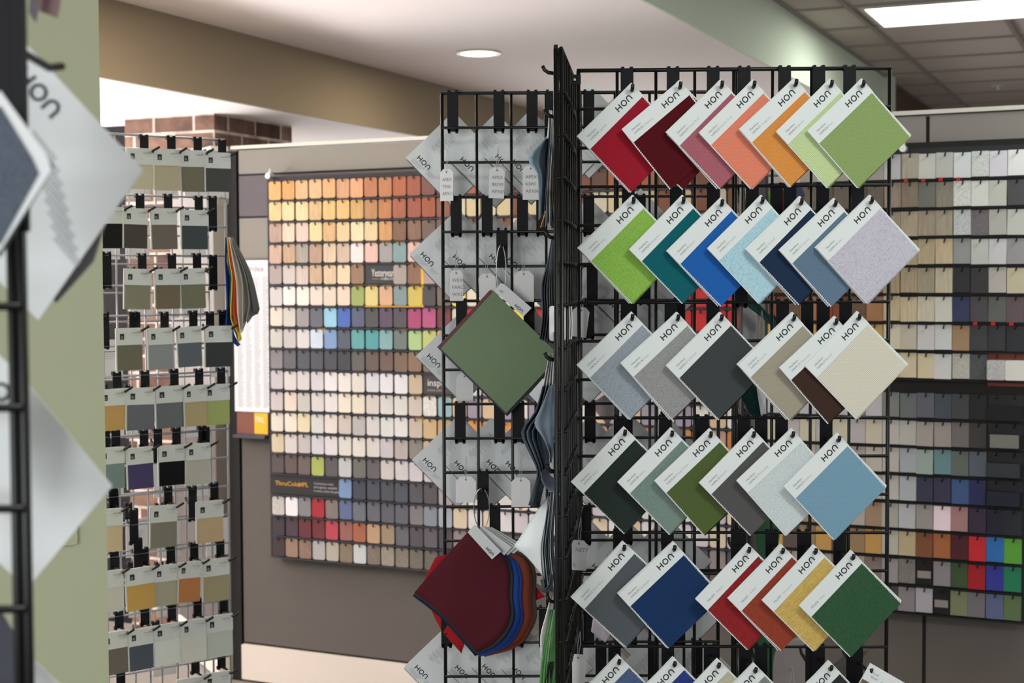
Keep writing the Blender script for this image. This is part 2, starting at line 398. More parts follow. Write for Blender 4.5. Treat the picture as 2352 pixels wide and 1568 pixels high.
rt = root('office_partition', 'short return wing of the partition, seen at the edge of the white rack', 'partition',
          frame((p0 - PU*.05).to_tuple()[:2] + (0,), (-.45, .89, 0), (0, 0, 1)))
b = MB(); b.box(0, .9, 0, .06, .15, z3); b.build('lower_panel', 'plow', rt)
b = MB(); b.box(0, .9, 0, .06, z3, PT - .02); b.build('upper_panel', 'ptop', rt)
b = MB(); b.box(0, .9, -.005, .065, PT - .02, PT); b.build('top_cap', 'pcap', rt)
b = MB(); b.box(0, .9, -.01, .06, .01, .15); b.build('base_cover', 'pbase', rt)

# ------------------------------------------------------------------ sample boards
def chip_meshes(w, h, t, r):
    out = {}
    for k in ('lam', 'wood', 'stone'):
        b = MB(); b.prism(rrect(-w/2, w/2, -h, 0, r) if r else [(-w/2,-h),(w/2,-h),(w/2,0),(-w/2,0)], 0, -t, 'y')
        out[k] = b.mesh('chip', k)
    return out
def peg_geo(b, x, z, y=-.004):
    b.tube([(x, 0, z + .003), (x, y - .006, z), (x + .002, y - .013, z + .004), (x + .004, y - .015, z + .011)], .0026, 6)
L1 = [
 [(225,165,95),(215,155,85),(220,175,125),(222,175,125),(220,165,110),(205,150,110),(225,155,115),(185,115,70),(185,118,72),(175,92,52),(160,80,60),(120,70,62),(110,62,55)],
 [(228,190,130),(230,200,150),(235,200,150),(210,175,125),(225,185,115),(228,180,110),(205,160,95),(180,130,80),(190,120,70),(165,90,60),(160,80,60),(165,80,48),(140,82,60)],
 [(175,145,130),(215,195,175),(215,190,180),(230,205,150),(210,170,115),(228,195,145),(228,215,175),(225,200,155),(205,150,90),(125,88,66),(135,98,82),(110,88,82),(110,90,85)],
 [(195,160,140),(190,155,125),(160,152,140),(180,145,125),(215,190,165),(200,175,155),(222,220,222),(225,185,175),(155,152,155),(125,160,165),(225,180,170),(190,170,160),(170,150,140)],
 [(165,150,148),(195,185,182),(200,185,180),(195,165,135),(215,185,155),(235,205,170),(150,115,90),None,None,(165,155,150),(140,100,80),(170,150,148),(120,105,100)],
 [(200,195,198),(228,226,228),(228,225,218),(222,208,200),(220,205,190),(225,208,190),(150,172,90),(222,205,130),(218,170,135),(125,150,158),(210,190,85),(70,68,72),(115,100,95)],
 [(220,208,195),(200,195,190),(150,145,150),(95,98,112),(140,200,232),(60,100,195),(80,88,125),(72,72,78),(85,68,95),(78,72,85),(175,60,115),(185,75,130),(120,45,55)],
 [(195,196,190),(190,186,190),(210,208,210),(200,215,238),(118,155,205),(78,85,105),(85,165,170),(75,160,170),(125,170,180),(105,120,118),(170,205,140),(195,200,120),(225,180,60)],
 [(130,125,132),(95,95,102),(75,78,90),(75,78,92),(68,70,80),(58,60,68),(95,92,95),(100,85,80),(110,88,80),(125,100,82),(140,108,90),(135,110,95),(120,100,90)],
 [(190,186,192),(210,205,205),(205,202,204),(205,203,212),(225,225,230),(228,225,222),(222,218,212),(212,214,226),(225,225,235),(226,228,236),(198,178,152),None,None],
 [(195,186,188),(222,205,192),(192,190,184),(210,206,208),(222,220,222),(230,222,208),(224,218,200),(208,202,198),(212,210,210),(214,214,212),(205,194,185),(222,220,218),(140,185,190)],
 [(216,210,196),(228,216,205),(220,208,172),(206,206,206),(220,212,208),(200,188,182),(182,178,182),(208,206,208),(212,216,216),(220,220,222),(198,182,168),(205,175,130),(195,160,120)],
 [(205,190,160),(205,200,198),(185,180,182),(200,200,208),(215,212,218),(215,212,208),(218,214,208),(212,208,206),(192,190,198),(180,170,168),(135,130,122),(205,180,145),(200,180,150)],
 [(82,72,75),(92,78,76),(105,90,90),(165,180,90),(88,84,88),(185,192,196),(108,108,104),(95,92,98),(200,194,194),(205,200,206),(200,195,205),(198,195,200),(190,188,195)],
 [None,None,None,None,None,(112,145,190),(60,66,85),(70,74,90),(70,74,88),(72,78,95),(80,80,90),(82,80,86),(160,156,165)],
 [(190,186,182),(232,230,236),(125,125,130),(170,30,45),(125,115,112),(90,105,150),(100,108,120),(98,100,112),(88,92,104),(90,94,108),(125,122,128),(130,140,155),(160,170,185)],
 [(55,48,58),(68,50,62),(100,40,45),(110,38,45),(185,60,80),(150,95,88),(165,95,65),(185,150,120),(155,135,112),(98,100,108),(80,76,84),(92,88,98),(75,72,80)],
 [(60,45,48),(150,120,100),(140,110,95),(170,168,170),(175,168,155),(130,115,95),(195,200,205),(125,112,102),(150,140,130),(130,120,110),(112,105,98),(105,100,95),(65,70,100)]]
WOODROWS = {0, 1, 2, 3}
def board(px0, pxn, ncol, y0, dy, nrow, refx, yaw, off, name, label, colours, chipname, wf, hf, rad, gain, first=0, titles=None, extra=None,
          side='left', skip=lambda r, c: False, title_cells=(), hidden=(), hidcol=None, margin=.012, rail='rail', peg_individuals=100):
    pn = Vector((-math.sin(yaw), -math.cos(yaw), 0)); uu = Vector((math.cos(yaw), -math.sin(yaw), 0))
    q = onpl(refx, y0, Vector((p0.x, p0.y, 0)) + PN * off, PN); q0 = Vector((q.x, q.y, 0))
    hit = lambda x, y: onpl(x, y, q0, pn)
    ua = (hit(px0, 800) - q0).dot(uu); ub = (hit(pxn, 800) - q0).dot(uu); pit = (ub - ua) / ncol
    za = hit(refx, y0).z; zb = hit(refx, y0 + dy * nrow).z; rp = (za - zb) / nrow
    org = q0 + uu * ua
    allc = sorted(set(range(first, len(colours[0]) + first)) | set(hidden)); c0, c1 = min(allc), max(allc) + 1
    mw = frame((org.x, org.y, 0), uu, (0, 0, 1))
    bd = root(name, label, 'sample board', mw)
    b = MB(); b.box(c0*pit - margin, c1*pit + margin, .001, .016, za - rp*nrow - .003, za + .016, .004); b.build('backing_board', 'board', bd)
    for r in range(nrow):
        z = za - rp*r
        b = MB(); b.box(c0*pit - .006, c1*pit + .006, -.012, 0, z - rp*.985, z - rp*.985 + rp*.035); b.build('ledge', rail, bd)
    w, h = pit * wf, rp * hf
    cm = chip_meshes(w, h, .0035, rad)
    pm = MB(); peg_geo(pm, 0, 0); pegme = pm.mesh('peg', 'wire'); rest = MB(); np_ = 0
    for r in range(nrow):
        for c in range(c0, c1):
            if (r, c) in title_cells or skip(r, c): continue
            z = za - rp*r - .001; x = (c + .5)*pit
            if np_ < peg_individuals and c in range(first, first + len(colours[0])) and (c + r) % 2 == 0:
                link(pegme, 'peg', bd, mw=Matrix.Translation((x, 0, z - h*.14))); np_ += 1
            else: peg_geo(rest, x, z - h*.14)
    rest.build('pegs', 'wire', bd, kind='stuff')
    for r in range(nrow):
        for i, c in enumerate(range(first, first + len(colours[r]))):
            col = colours[r][i]
            if col is None or (r, c) in title_cells or skip(r, c): continue
            kind = extra(r, i, col)
            jx_ = random.uniform(-.001, .001); jz = random.uniform(-.0015, .0015)
            m = mw @ Matrix.Translation((x := (c + .5)*pit + jx_, -.0045 - random.random()*.0015, za - rp*r - .002 + jz)) @ Matrix.Rotation(R(random.uniform(-.7, .7)), 4, 'Y')
            nm = cname(col); tex = {'wood': 'wood-grain ', 'stone': 'speckled stone ', 'lam': ''}[kind]
            g = gain(r) if callable(gain) else gain
            o = D.objects.new(chipname, cm[kind]); COL.objects.link(o); o.matrix_world = m; o.color = rgbf(col, g)
            row = ORD[r + 1] + ' row'; colw = ORD[i + 1]
            o['label'] = f'{nm} {tex}chip, {row}, {colw} in from the {side} edge'.replace('  ', ' ') if side == 'left' else f'{nm} {tex}square chip, {row}, {colw} right of rack edge'
            if side == 'left': o['label'] = f'{nm} {tex}round-cornered chip, {row}, {colw} column from the left'
            o['category'] = 'sample chip'; o['group'] = 'round-cornered chips on the left board' if side == 'left' else 'square chips on the right board'
    if hidden:
        cols = {}
        for r in range(nrow):
            for c in hidden:
                if skip(r, c): continue
                cc, kd = hidcol(r, c); cols.setdefault((cc, kd), []).append((r, c))
        keys = list(cols); b = MB(); mats = []
        for i, k in enumerate(keys):
            b.m = i; mats.append(plain('chip_%d_%d_%d' % k[0], k[0], .45, vary=.12 if k[1] == 'wood' else .02, vscale=60))
            for (r, c) in cols[k]:
                x, z = (c + .5)*pit, za - rp*r - .002
                b.prism(rrect(x - w/2, x + w/2, z - h, z, rad or .0005, 2), -.0045, -.008, 'y')
        o = b.build(chipname + 's', mats, mw=mw, kind='stuff')
        o['label'] = 'many more sample chips on the %s board, seen through the wire grids' % side; o['category'] = 'sample chips'
    return dict(root=bd, mw=mw, pit=pit, rp=rp, za=za, w=w, h=h)
def lextra(r, i, col):
    if r == 17 and i in (1, 2, 7, 8, 9, 10, 11): return 'stone'
    if (r <= 3 or (r == 4 and i in (0, 1, 2, 3, 4, 6, 10))) and max(col) - min(col) > 18: return 'wood'
    if (r, i) in ((10, 11), (15, 0)): return 'stone'
    return 'lam'
PALL = [[(150,90,60),(110,66,52),(90,60,52)],[(200,185,150),(120,72,50),(196,190,170)],[(110,80,66),(210,196,160),(90,70,62)],[(206,200,190),(180,160,140),(150,140,132)],
        [(190,180,170),(140,120,104),(205,198,190)],[(215,208,196),(210,196,176),(226,206,60)],[(190,30,40),(226,205,60),(205,196,186)],[(205,75,90),(225,220,205),(105,112,122)],
        [(120,105,95),(180,170,160),(140,120,110)],[(205,200,205),(190,186,190),(160,156,158)],[(150,140,160),(220,215,210),(205,180,150)],[(205,140,80),(190,120,70),(180,150,130)],
        [(200,130,70),(185,120,66),(190,150,110)],[(110,100,96),(120,88,70),(90,82,80)],[(205,205,205),(215,200,180),(186,182,190)],[(210,208,212),(196,190,196),(205,190,168)],
        [(110,108,118),(80,80,90),(140,130,130)],[(120,110,104),(80,84,110),(100,94,90)]]
def lhid(r, c):
    if r in (5, 6) and 24 <= c <= 25: return (228, 205, 50), 'lam'
    if r in (5, 6) and 27 <= c <= 30: return (190, 28, 38), 'lam'
    if r == 7 and 27 <= c <= 30: return (208, 75, 90), 'lam'
    p = PALL[r]; return p[(c * 7 + r * 3 + c // 3) % len(p)], 'lam'
TC = {(4, 7), (4, 8), (9, 11), (9, 12), (9, 13)} | {(14, c) for c in range(5)}
LB = board(623, 1006, 12, 415, 48.06, 18, 640, R(25.5), .04, 'sample_board', 'black pegboard holding rows of round-cornered colour chips on the grey partition',
           L1, 'laminate_chip', .90, .875, .0088, .90, extra=lextra, title_cells=TC, hidden=range(13, 31), hidcol=lhid)
# title panels of the left board
def title(cells, r, col, label, draw):
    c0, c1 = cells
    o = root('title_panel', label, 'sign', LB['mw'] @ Matrix.Translation((c0*LB['pit'], -.002, LB['za'] - LB['rp']*r - .001)))
    w = (c1 - c0) * LB['pit']; h = LB['h']
    b = MB(); b.box(.001, w - .001, -.003, 0, -h, 0, .003); b.build('panel', plain('title_' + str(r), col, .5), o)
    draw(o, w, h)
def txt(o, s, size, mat, x, z, y=-.0036, name='lettering', sx=1, sz=1):
    link(text_mesh(s, size, mat), name, o, mw=Matrix.Translation((x, y, z)) @ Matrix.Rotation(R(90), 4, 'X') @ Matrix.Diagonal((sx, sz, 1, 1)))
def d1(o, w, h):
    txt(o, 'Yesteryear', .030, 'white_ink', w*.24, -h*.62, sx=.72, sz=1.35)
    txt(o, 'COLLECTION', .011, 'white_ink', w*.55, -h*.80)
    b = MB(); b.box(w*.26, w*.5, -.0037, -.0031, -h*.76, -h*.74); b.build('underline', 'orange_line', o)
title((7, 9), 4, (50, 52, 60), 'dark sign reading Yesteryear Collection among the chips', d1)
def d2(o, w, h):
    txt(o, 'inspire', .036, 'white_ink', w*.10, -h*.58); txt(o, 'DIGITAL SURFACES', .009, 'paleink', w*.10, -h*.85)
title((11, 14), 9, (66, 62, 68), 'dark sign reading inspire, partly behind the wire rack', d2)
def d3(o, w, h):
    txt(o, 'ThruColor', .024, 'gold_ink', w*.05, -h*.55, sx=1.15); txt(o, 'HPL', .024, 'gold_ink', w*.40, -h*.55, sx=1.1)
    for i, s in enumerate(('Continuous color', 'throughout, available', 'in many colors & patterns')): txt(o, s, .0125, 'paleink', w*.63, -h*(.38 + .2*i))
title((0, 5), 14, (38, 38, 40), 'long black sign with gold ThruColor HPL lettering at lower left', d3)
# yellow tabs behind some chips, glass clips
for r, cs in ((3, (4.1, 6, 7, 8, 9, 10)), (4, (6, 10)), (5, (6, 7, 8, 9, 10)), (7, (3.3, 9.1)), (10, (10, 11, 12)), (11, (10.2,)), (13, (5.1,))):
    for c in cs:
        b = MB(); x = (c + .5)*LB['pit']; z = LB['za'] - LB['rp']*r
        b.box(x - .018, x + .018, -.0035, -.001, z - .02, z + .0045, .002)
        o = b.build('divider_tab', 'yellow', mw=LB['mw']); o['category'] = 'divider tab'; o['group'] = 'yellow divider tabs'
        o['label'] = f'small yellow tab above the {ORD[int(c)+1]} chip of the {ORD[r+1]} row, left board'
o = root('frame_strip', 'amber strip framing the Yesteryear chips on the right', 'strip', LB['mw'])
b = MB(); x = 11*LB['pit']; b.box(x - .003, x + .007, -.009, -.002, LB['za'] - LB['rp']*5.95, LB['za'] - LB['rp']*4.0); b.box(x - 4*LB['pit'], x - .003, -.009, -.002, LB['za'] - LB['rp']*5.95 , LB['za'] - LB['rp']*5.91)
b.build('strip', 'yellow', o)
def standoff(m, label):
    o = root('board_clip', label, 'clip', m); b = MB()
    b.tube([(0, .002, 0), (0, -.03, 0)], .011, 12); b.build('stud', 'steel', o)
    b = MB(); b.tube([(0, -.012, .005), (0, -.012, .028)], .006, 8, [.008, .003]); b.build('screw', 'steel', o)
standoff(LB['mw'] @ Matrix.Translation((.012, 0, LB['za'] + .018)), 'small steel clip at the top left corner of the left board')

GR = [
 [(190,190,195),(175,168,152),(205,208,202),(195,196,192),(222,228,232),(215,222,220),(225,222,235),(240,245,243)],
 [(155,140,125),(140,125,110),(115,118,112),(145,138,125),(222,226,222),(226,230,225),(205,208,200),(78,76,80)],
 [(165,150,130),(178,165,140),(170,155,135),(172,162,142),(200,206,210),(118,112,118),(190,188,182),(205,208,202)],
 [(170,150,120),(180,165,135),(188,172,138),(212,192,155),(155,160,162),(200,203,200),(212,212,218),(160,158,162)],
 [(170,150,120),(175,158,130),(165,155,132),(200,190,165),(45,47,50),(58,56,56),(190,185,180),(205,195,165)],
 [(200,180,145),(205,190,155),(210,202,180),(215,215,205),(52,60,100),(78,74,82),(100,102,98),(100,82,88)],
 [(215,208,185),(195,190,172),(208,206,210),(212,216,216),(170,138,105),(62,62,68),(50,50,56),(34,36,42)],
 [(210,195,160),(215,200,165),(220,205,170),(212,215,215),(190,188,180),(80,84,88),None,None]]
GL = [
 [(110,112,110),(90,96,98),(85,85,95),(60,66,76),(58,58,64),(22,22,24),None,None],
 [(165,162,158),(160,160,155),(145,140,135),(140,132,128),(100,95,95),(55,50,50),None,None],
 [(165,160,155),(145,150,158),(135,150,145),(88,125,130),(85,95,88),(78,88,100),None,None],
 [(165,162,160),(150,158,162),(48,50,72),(50,48,72),(52,78,125),(32,36,85),None,None],
 [(150,148,140),(160,162,168),(135,130,128),(215,195,205),(150,110,110),(50,35,60),(18,20,38),(22,27,32)],
 [(160,160,148),(165,150,118),(115,68,40),(150,88,48),(70,20,28),(185,25,32),(28,95,165),(75,145,40)],
 [(130,125,130),(110,106,102),None,(120,115,118),(50,72,42),(150,10,22),(35,42,135),(15,110,75)],
 [(60,60,60),(115,110,115),(145,143,150),None,(105,110,80),(98,94,100),(75,85,120),(78,98,62)]]
def rextra(r, i, col): return 'stone' if (r, i) in ((0,5),(2,4),(2,5),(1,4),(7,4),(7,5)) else 'wood' if i < 4 and r < 6 and max(col) - min(col) > 14 else 'lam'
def rextra2(r, i, col): return 'stone' if (r, i) in ((6, 1),) else 'lam'
PRU = [[(170,165,160),(205,205,205)],[(96,88,82),(110,100,92)],[(150,135,115),(120,108,98)],[(185,170,140),(175,160,130)],[(110,80,60),(170,140,100)],[(150,66,38),(125,72,52),(105,84,66),(165,120,88)],[(200,165,100),(125,76,54)],[(190,150,110),(215,205,180)]]
PRL = [[(190,188,196),(120,120,122)],[(186,180,184),(200,195,175)],[(190,186,176),(170,165,160)],[(196,192,170),(180,176,170)],[(160,135,110),(176,170,166)],[(88,78,74),(190,150,86),(150,125,95)],[(130,118,112),(176,166,160)],[(90,84,80),(120,112,108)]]
RB = board(2068, 2311, 6, 352, 65.3, 8, 2110, R(25), .036, 'sample_board', 'black board of pale and wood chips at upper right under the green-grey panel',
           GR, 'finish_chip', .97, .87, 0, 1.0, first=-1, extra=rextra, side='right', hidden=range(-8, -1), hidcol=lambda r, c: (PRU[r][(c*5+r) % len(PRU[r])], 'wood'), rail='blackgap', peg_individuals=70)
RL = board(2068, 2311, 6, 901, 63.7, 8, 2110, R(25), .036, 'sample_board', 'lower black board of darker and bright chips at lower right',
           GL, 'colour_chip', .97, .87, 0, 1.35, first=-1, extra=rextra2, side='right', hidden=range(-8, -1), hidcol=lambda r, c: (PRL[r][(c*5+r) % len(PRL[r])], 'lam'), rail='blackgap', peg_individuals=70)
for o in D.objects:
    if o.name.startswith('colour_chip') and o.get('label') and 'row,' in o['label']:
        o['label'] = o['label'].replace(' row,', ' row of lower board,'); o['group'] = 'chips on the lower right board'
    elif o.name.startswith('finish_chip') and o.get('label') and 'row,' in o['label']:
        o['label'] = o['label'].replace(' row,', ' row of upper board,')
        o['group'] = 'chips on the upper right board'
    if o.name.startswith(('finish_chips', 'colour_chips')):
        o['label'] = 'more %s chips seen through the right wire grid' % ('upper board' if 'finish' in o.name else 'lower board')
# last column of the lower board, black boxes, slabs
def rb_at(B, c, r, dx=0, dz=0): return B['mw'] @ Matrix.Translation((c*B['pit'] + dx, 0, B['za'] - B['rp']*r + dz))
b = MB(); b.box(-8*RB['pit'], 8*RB['pit'], .004, .02, -.02, .02)
o = b.build('board_rail', 'blackgap', mw=rb_at(RB, 0, -.16), category='rail'); o['label'] = 'dark metal rail above the upper right chip board'
b = MB(); b.box(-8*RL['pit'], 9*RL['pit'], .0, .03, -RL['rp']*.42, .012)
o = b.build('board_rail', 'blackgap', mw=rb_at(RL, 0, -.22, 0, .006), category='rail'); o['label'] = 'black rail between the upper and lower right boards'
for r, c in ((0, 5), (1, 5), (2, 5), (3, 5)):
    o = root('leaflet_box', f'black leaflet box at right, {ORD[r+1]} one down', 'leaflet box', rb_at(RL, c, r), 'black leaflet boxes on the lower right board')
    w = RL['pit']*2; h = RL['h']
    b = MB(); b.box(.002, w, -.030, -.004, -h, -h*.42, .004); b.build('tray', 'blackgap', o)
    b = MB(); b.box(.002, w, -.006, -.002, -h, 0, .003); b.build('back_plate', 'board', o)
    if r == 1:
        b = MB(); b.box(.012, w - .01, -.036, -.031, -h*.95, -h*.42, .002); b.build('leaflets', plain('leaflet_grey', (120, 118, 112), .6), o)
    elif r:
        b = MB(); b.box(.004, w - .006, -.035, -.031, -h*.98, -h*.42, .002); b.build('front_card', plain('slate_card_%d' % r, ((0,0,0),(0,0,0),(44,52,56),(24,27,44))[r], .5), o)
for r, c in ((6, 1), (7, 2)):
    o = root('leaflet_box', f'small black label holder among the chips, {"upper" if r == 6 else "lower"} one', 'label holder', rb_at(RL, c, r))
    w = RL['pit']; h = RL['h']
    b = MB(); b.box(.002, w - .002, -.008, -.002, -h, 0, .002); b.build('back_plate', 'blackgap', o)
    b = MB(); b.box(.006, w - .006, -.010, -.0082, -h*.75, -h*.45); b.build('paper_label', plain('label_grey%d' % r, (140, 132, 130), .6), o)
o = root('stone_sample', 'pair of thick white speckled stone slabs on a red-brown plate at right edge', 'stone sample', rb_at(RB, 5, 7))
b = MB(); b.box(0, RB['pit']*2.2, -.006, -.002, -RB['h']*1.28, .002); b.build('back_plate', plain('red_brown', (110, 48, 32), .5), o)
b = MB(); b.box(.001, RB['pit'], -.03, -.0065, -RB['h']*1.02, -RB['h']*.24, .004); b.build('granite_slab', 'stone', o, color=rgb((190, 190, 192)))
b = MB(); b.box(RB['pit'] + .001, RB['pit']*2.1, -.03, -.0065, -RB['h']*1.02, -RB['h']*.24, .004); b.build('white_slab', 'lam', o, color=rgb((226, 226, 220)))
standoff(rb_at(RB, 0, -.15, .012, .0) @ Matrix.Translation((0, -.02, 0)), 'clear plastic clip on the rail beside the green card')
for r, cs in ((1, (0, 1.0, 2, 3)), (6, (4, 5, 6))):
    for c in cs:
        b = MB(); b.box(-.006, .006, -.016, -.0125, -.004, .006)
        o = b.build('red_marker', 'red', mw=rb_at(RB, c + .3, r, 0, .003)); o['category'] = 'marker'; o['group'] = 'red markers on the ledges'
        o['label'] = f'tiny red marker on ledge {"under the top row" if r == 1 else "low on the upper right board"}, {ORD[int(c)+1]} chip'
# index poster and leaflet
ip = onpl(583, 597, p0 + PN*.012, PN)
io = root('index_poster', 'tall white Index sheet pinned on the partition left of the chips', 'poster', frame(ip, PU, (0, 0, 1)))
s_ = (onpl(621, 597, p0 + PN*.012, PN) - ip).dot(PU); hh = ip.z - pz(583, 945)
b = MB(); b.box(-s_*1.25, s_, -.0015, 0, -hh, 0); b.build('sheet', 'paper', io)
b = MB(); b.box(-s_*1.28, s_*1.02, -.0003, .003, 0, .004); b.build('top_edge', 'joint', io)
txt(io, 'Index', .034, 'grayink', -s_*.35, -.045, -.002)
b = MB()
for c in range(4):
    for i in range(66):
        x = -s_*1.05 + c*s_*.52
        b.box(x, x + random.uniform(.018, .030), -.0022, -.0016, -.07 - i*.0078, -.0685 - i*.0078 + .0022)
b.build('index_columns', 'paleink', io)
fp = onpl(545, 946, p0 + PN*.016, PN); fo = root('brochure', 'brochure with FRL on yellow beside a brown photo, below the Index sheet', 'brochure', frame(fp, PU, (0, 0, 1)))
fw = (onpl(617, 946, p0 + PN*.016, PN) - fp).dot(PU)
b = MB(); b.box(0, fw, -.002, 0, -.085, 0); b.build('photo', 'photo', fo)
b = MB(); b.box(fw*.56, fw*.98, -.003, -.0021, -.082, 0); b.build('yellow_block', 'yellow', fo)
txt(fo, 'FRL', .030, 'white_ink', fw*.58, -.036, -.0034)
b = MB(); b.box(-.002, fw, -.03, -.0005, -.098, -.086, .002); b.build('acrylic_ledge', 'rail', fo)

# ------------------------------------------------------------------ wire grid panels
WR = .0032
def grid_panel(name, label, org, ex, ncol, ztop, nrow, mat='wire', pitch=.0762, wr=WR, rung=False, legs=True):
    o = root(name, label, 'wire rack', frame((org.x, org.y, 0), ex, (0, 0, 1)))
    wv = ncol*pitch; zb = ztop - nrow*pitch
    b = MB(); b.tube([(0, 0, zb), (0, 0, ztop), ], wr*1.25, 8); b.tube([(wv, 0, zb), (wv, 0, ztop)], wr*1.25, 8)
    b.tube([(-wr, 0, ztop), (wv + wr, 0, ztop)], wr*1.25, 8); b.tube([(-wr, 0, zb), (wv + wr, 0, zb)], wr*1.25, 8); b.build('frame', mat, o, smooth=True)
    mv = MB(); mv.tube([(0, 0, zb), (0, 0, ztop)], wr, 8); mv = mv.mesh('vertical_wire', mat)
    mh = MB(); mh.tube([(0, -wr*1.6, 0), (wv, -wr*1.6, 0)], wr, 8); mh = mh.mesh('horizontal_wire', mat)
    for m in (mv, mh): m.polygons.foreach_set('use_smooth', [True]*len(m.polygons))
    for i in range(1, ncol): link(mv, 'vertical_wire', o, mw=Matrix.Translation((i*pitch, 0, 0)))
    for j in range(1, nrow): link(mh, 'horizontal_wire', o, mw=Matrix.Translation((0, 0, ztop - j*pitch)))
    if legs:
        for x in (0, wv):
            b = MB(); b.tube([(x, -.18, .012), (x, .18, .012)], .009, 8); b.tube([(x, 0, .012), (x, 0, zb + .02)], .008, 8); b.build('foot', mat, o)
    return o
ZT = 1.6 + .413; NR = 23
FY = 2.97
fl = at(1329, 162, FY); fr = at(2036, 156, FY); ZT = (fl.z + fr.z)/2
FEX = Vector((.9985, -.03, 0)).normalized()
front = grid_panel('wire_grid_panel', 'front black wire grid panel carrying the coloured fabric cards', Vector((fl.x, FY + .01, 0)), FEX, 8, ZT, NR)
RY = 3.327
rl = at(1015, 214, RY)
rear = grid_panel('wire_grid_panel', 'rear black wire grid panel with white card backs, green and maroon books', Vector((rl.x, RY, 0)), (1, 0, 0), 8, rl.z, NR)
ZR = rl.z
nl = at(1289, 112, 2.70); fx = at(1330, 400, 3.29)
e1 = Vector((fx.x - nl.x, fx.y - nl.y, 0)); 
spine = grid_panel('wire_grid_panel', 'black wire grid panel seen edge-on between the front and rear panels', Vector((nl.x, nl.y, 0)), e1, 8, nl.z, NR, legs=False)
b = MB(); n2 = at(1276, 112, 2.70); l2 = Vector(((n2 - nl).x, 0, 0))
mwi = spine.matrix_world.inverted()
q = mwi @ Vector((n2.x, n2.y, 0))
b.tube([(q.x, q.y, nl.z - NR*.0762), (q.x, q.y, nl.z)], WR*1.3, 8)
for j in range(NR + 1): b.tube([(q.x, q.y, nl.z - j*.0762 - .001), (0, 0, nl.z - j*.0762 - .001)], WR*.9, 6)
b.build('edge_channel', 'wire', spine, smooth=True)
o2_ = Vector((nl.x - .0055, nl.y + .038, 0))
grid_panel('wire_grid_panel', 'black wire grid panel fixed back to back with the edge-on one', o2_, e1, 8, nl.z, NR, legs=False)
s2 = Vector((.448, 3.01, 0)); s2e = Vector((.09, .6, 0))
spine2 = grid_panel('wire_grid_panel', 'second black wire grid panel seen edge-on behind the coral fabric card', s2, s2e, 8, ZT, NR, legs=False)
s3 = at(1702, 200, 3.75); 
spine3 = grid_panel('wire_grid_panel', 'black wire grid panel seen edge-on just behind the second one', Vector((s3.x, 3.72, 0)), Vector((.085, .6, 0)), 8, ZT - .05, NR, legs=False)
# clip joining front panel and edge-on panel
pq = at(1322, 184, 2.955); o = root('panel_clip', 'small black joining clip at the top corner between two grid panels', 'clip', Matrix.Translation(pq))
b = MB(); b.box(-.010, .010, -.006, .006, -.009, .010, .002); b.build('clamp', 'plate', o)
b = MB(); b.tube([(-.002, -.006, 0), (-.002, -.0085, 0)], .0025, 8); b.build('screw', 'steel', o)

# ------------------------------------------------------------------ hooks
def hook_meshes(w, hgt, reach, side=-1, scale=1.0):
    """plate hangs on the wire; prong reaches along local y (side=-1 towards the viewer)"""
    b = MB(); b.box(-w/2, w/2, -.0066, -.0048, -hgt, .002, .002)
    for s in (-1, 1):
        c = s*w*.34; b.box(c - w*.13, c + w*.13, -.0075, .0058, -.005, .0062, .0015)
        b.box(c - w*.12, c + w*.12, -.0066, .004, -hgt - .003, -hgt + .006)
    plate = b.mesh('plate', 'plate')
    zz = -.040 if hgt > .06 else -.02
    b = MB(); y0 = -.0055 if side < 0 else .006
    n = 9; pts = [(0, y0, zz - .010), (0, side*reach*.3, zz - .004)]
    pts += [(0, side*(reach - .004), zz), (0, side*(reach + .002), zz + .004), (0, side*(reach + .006), zz + .011)]
    b.tube(pts, .0036*scale, 8)
    prong = b.mesh('prong', 'wire'); prong.polygons.foreach_set('use_smooth', [True]*len(prong.polygons))
    b = MB()
    for z in (-hgt*.66, -hgt*.80): b.prism([(w*.16*math.cos(a*.785), z + w*.09*math.sin(a*.785)) for a in range(8)], -.0068, -.0078, 'y')
    rivet = b.mesh('rivet', 'plate')
    return plate, prong, rivet
HK_F = hook_meshes(.025, .088, .125)
HK_R = hook_meshes(.0245, .085, .10, side=1)
def hook(m, label, meshes, group=None, name='grid_hook'):
    o = root(name, label, 'hook', m, group); 
    link(meshes[0], 'plate', o); link(meshes[1], 'prong', o); link(meshes[2], 'rivet', o); return o

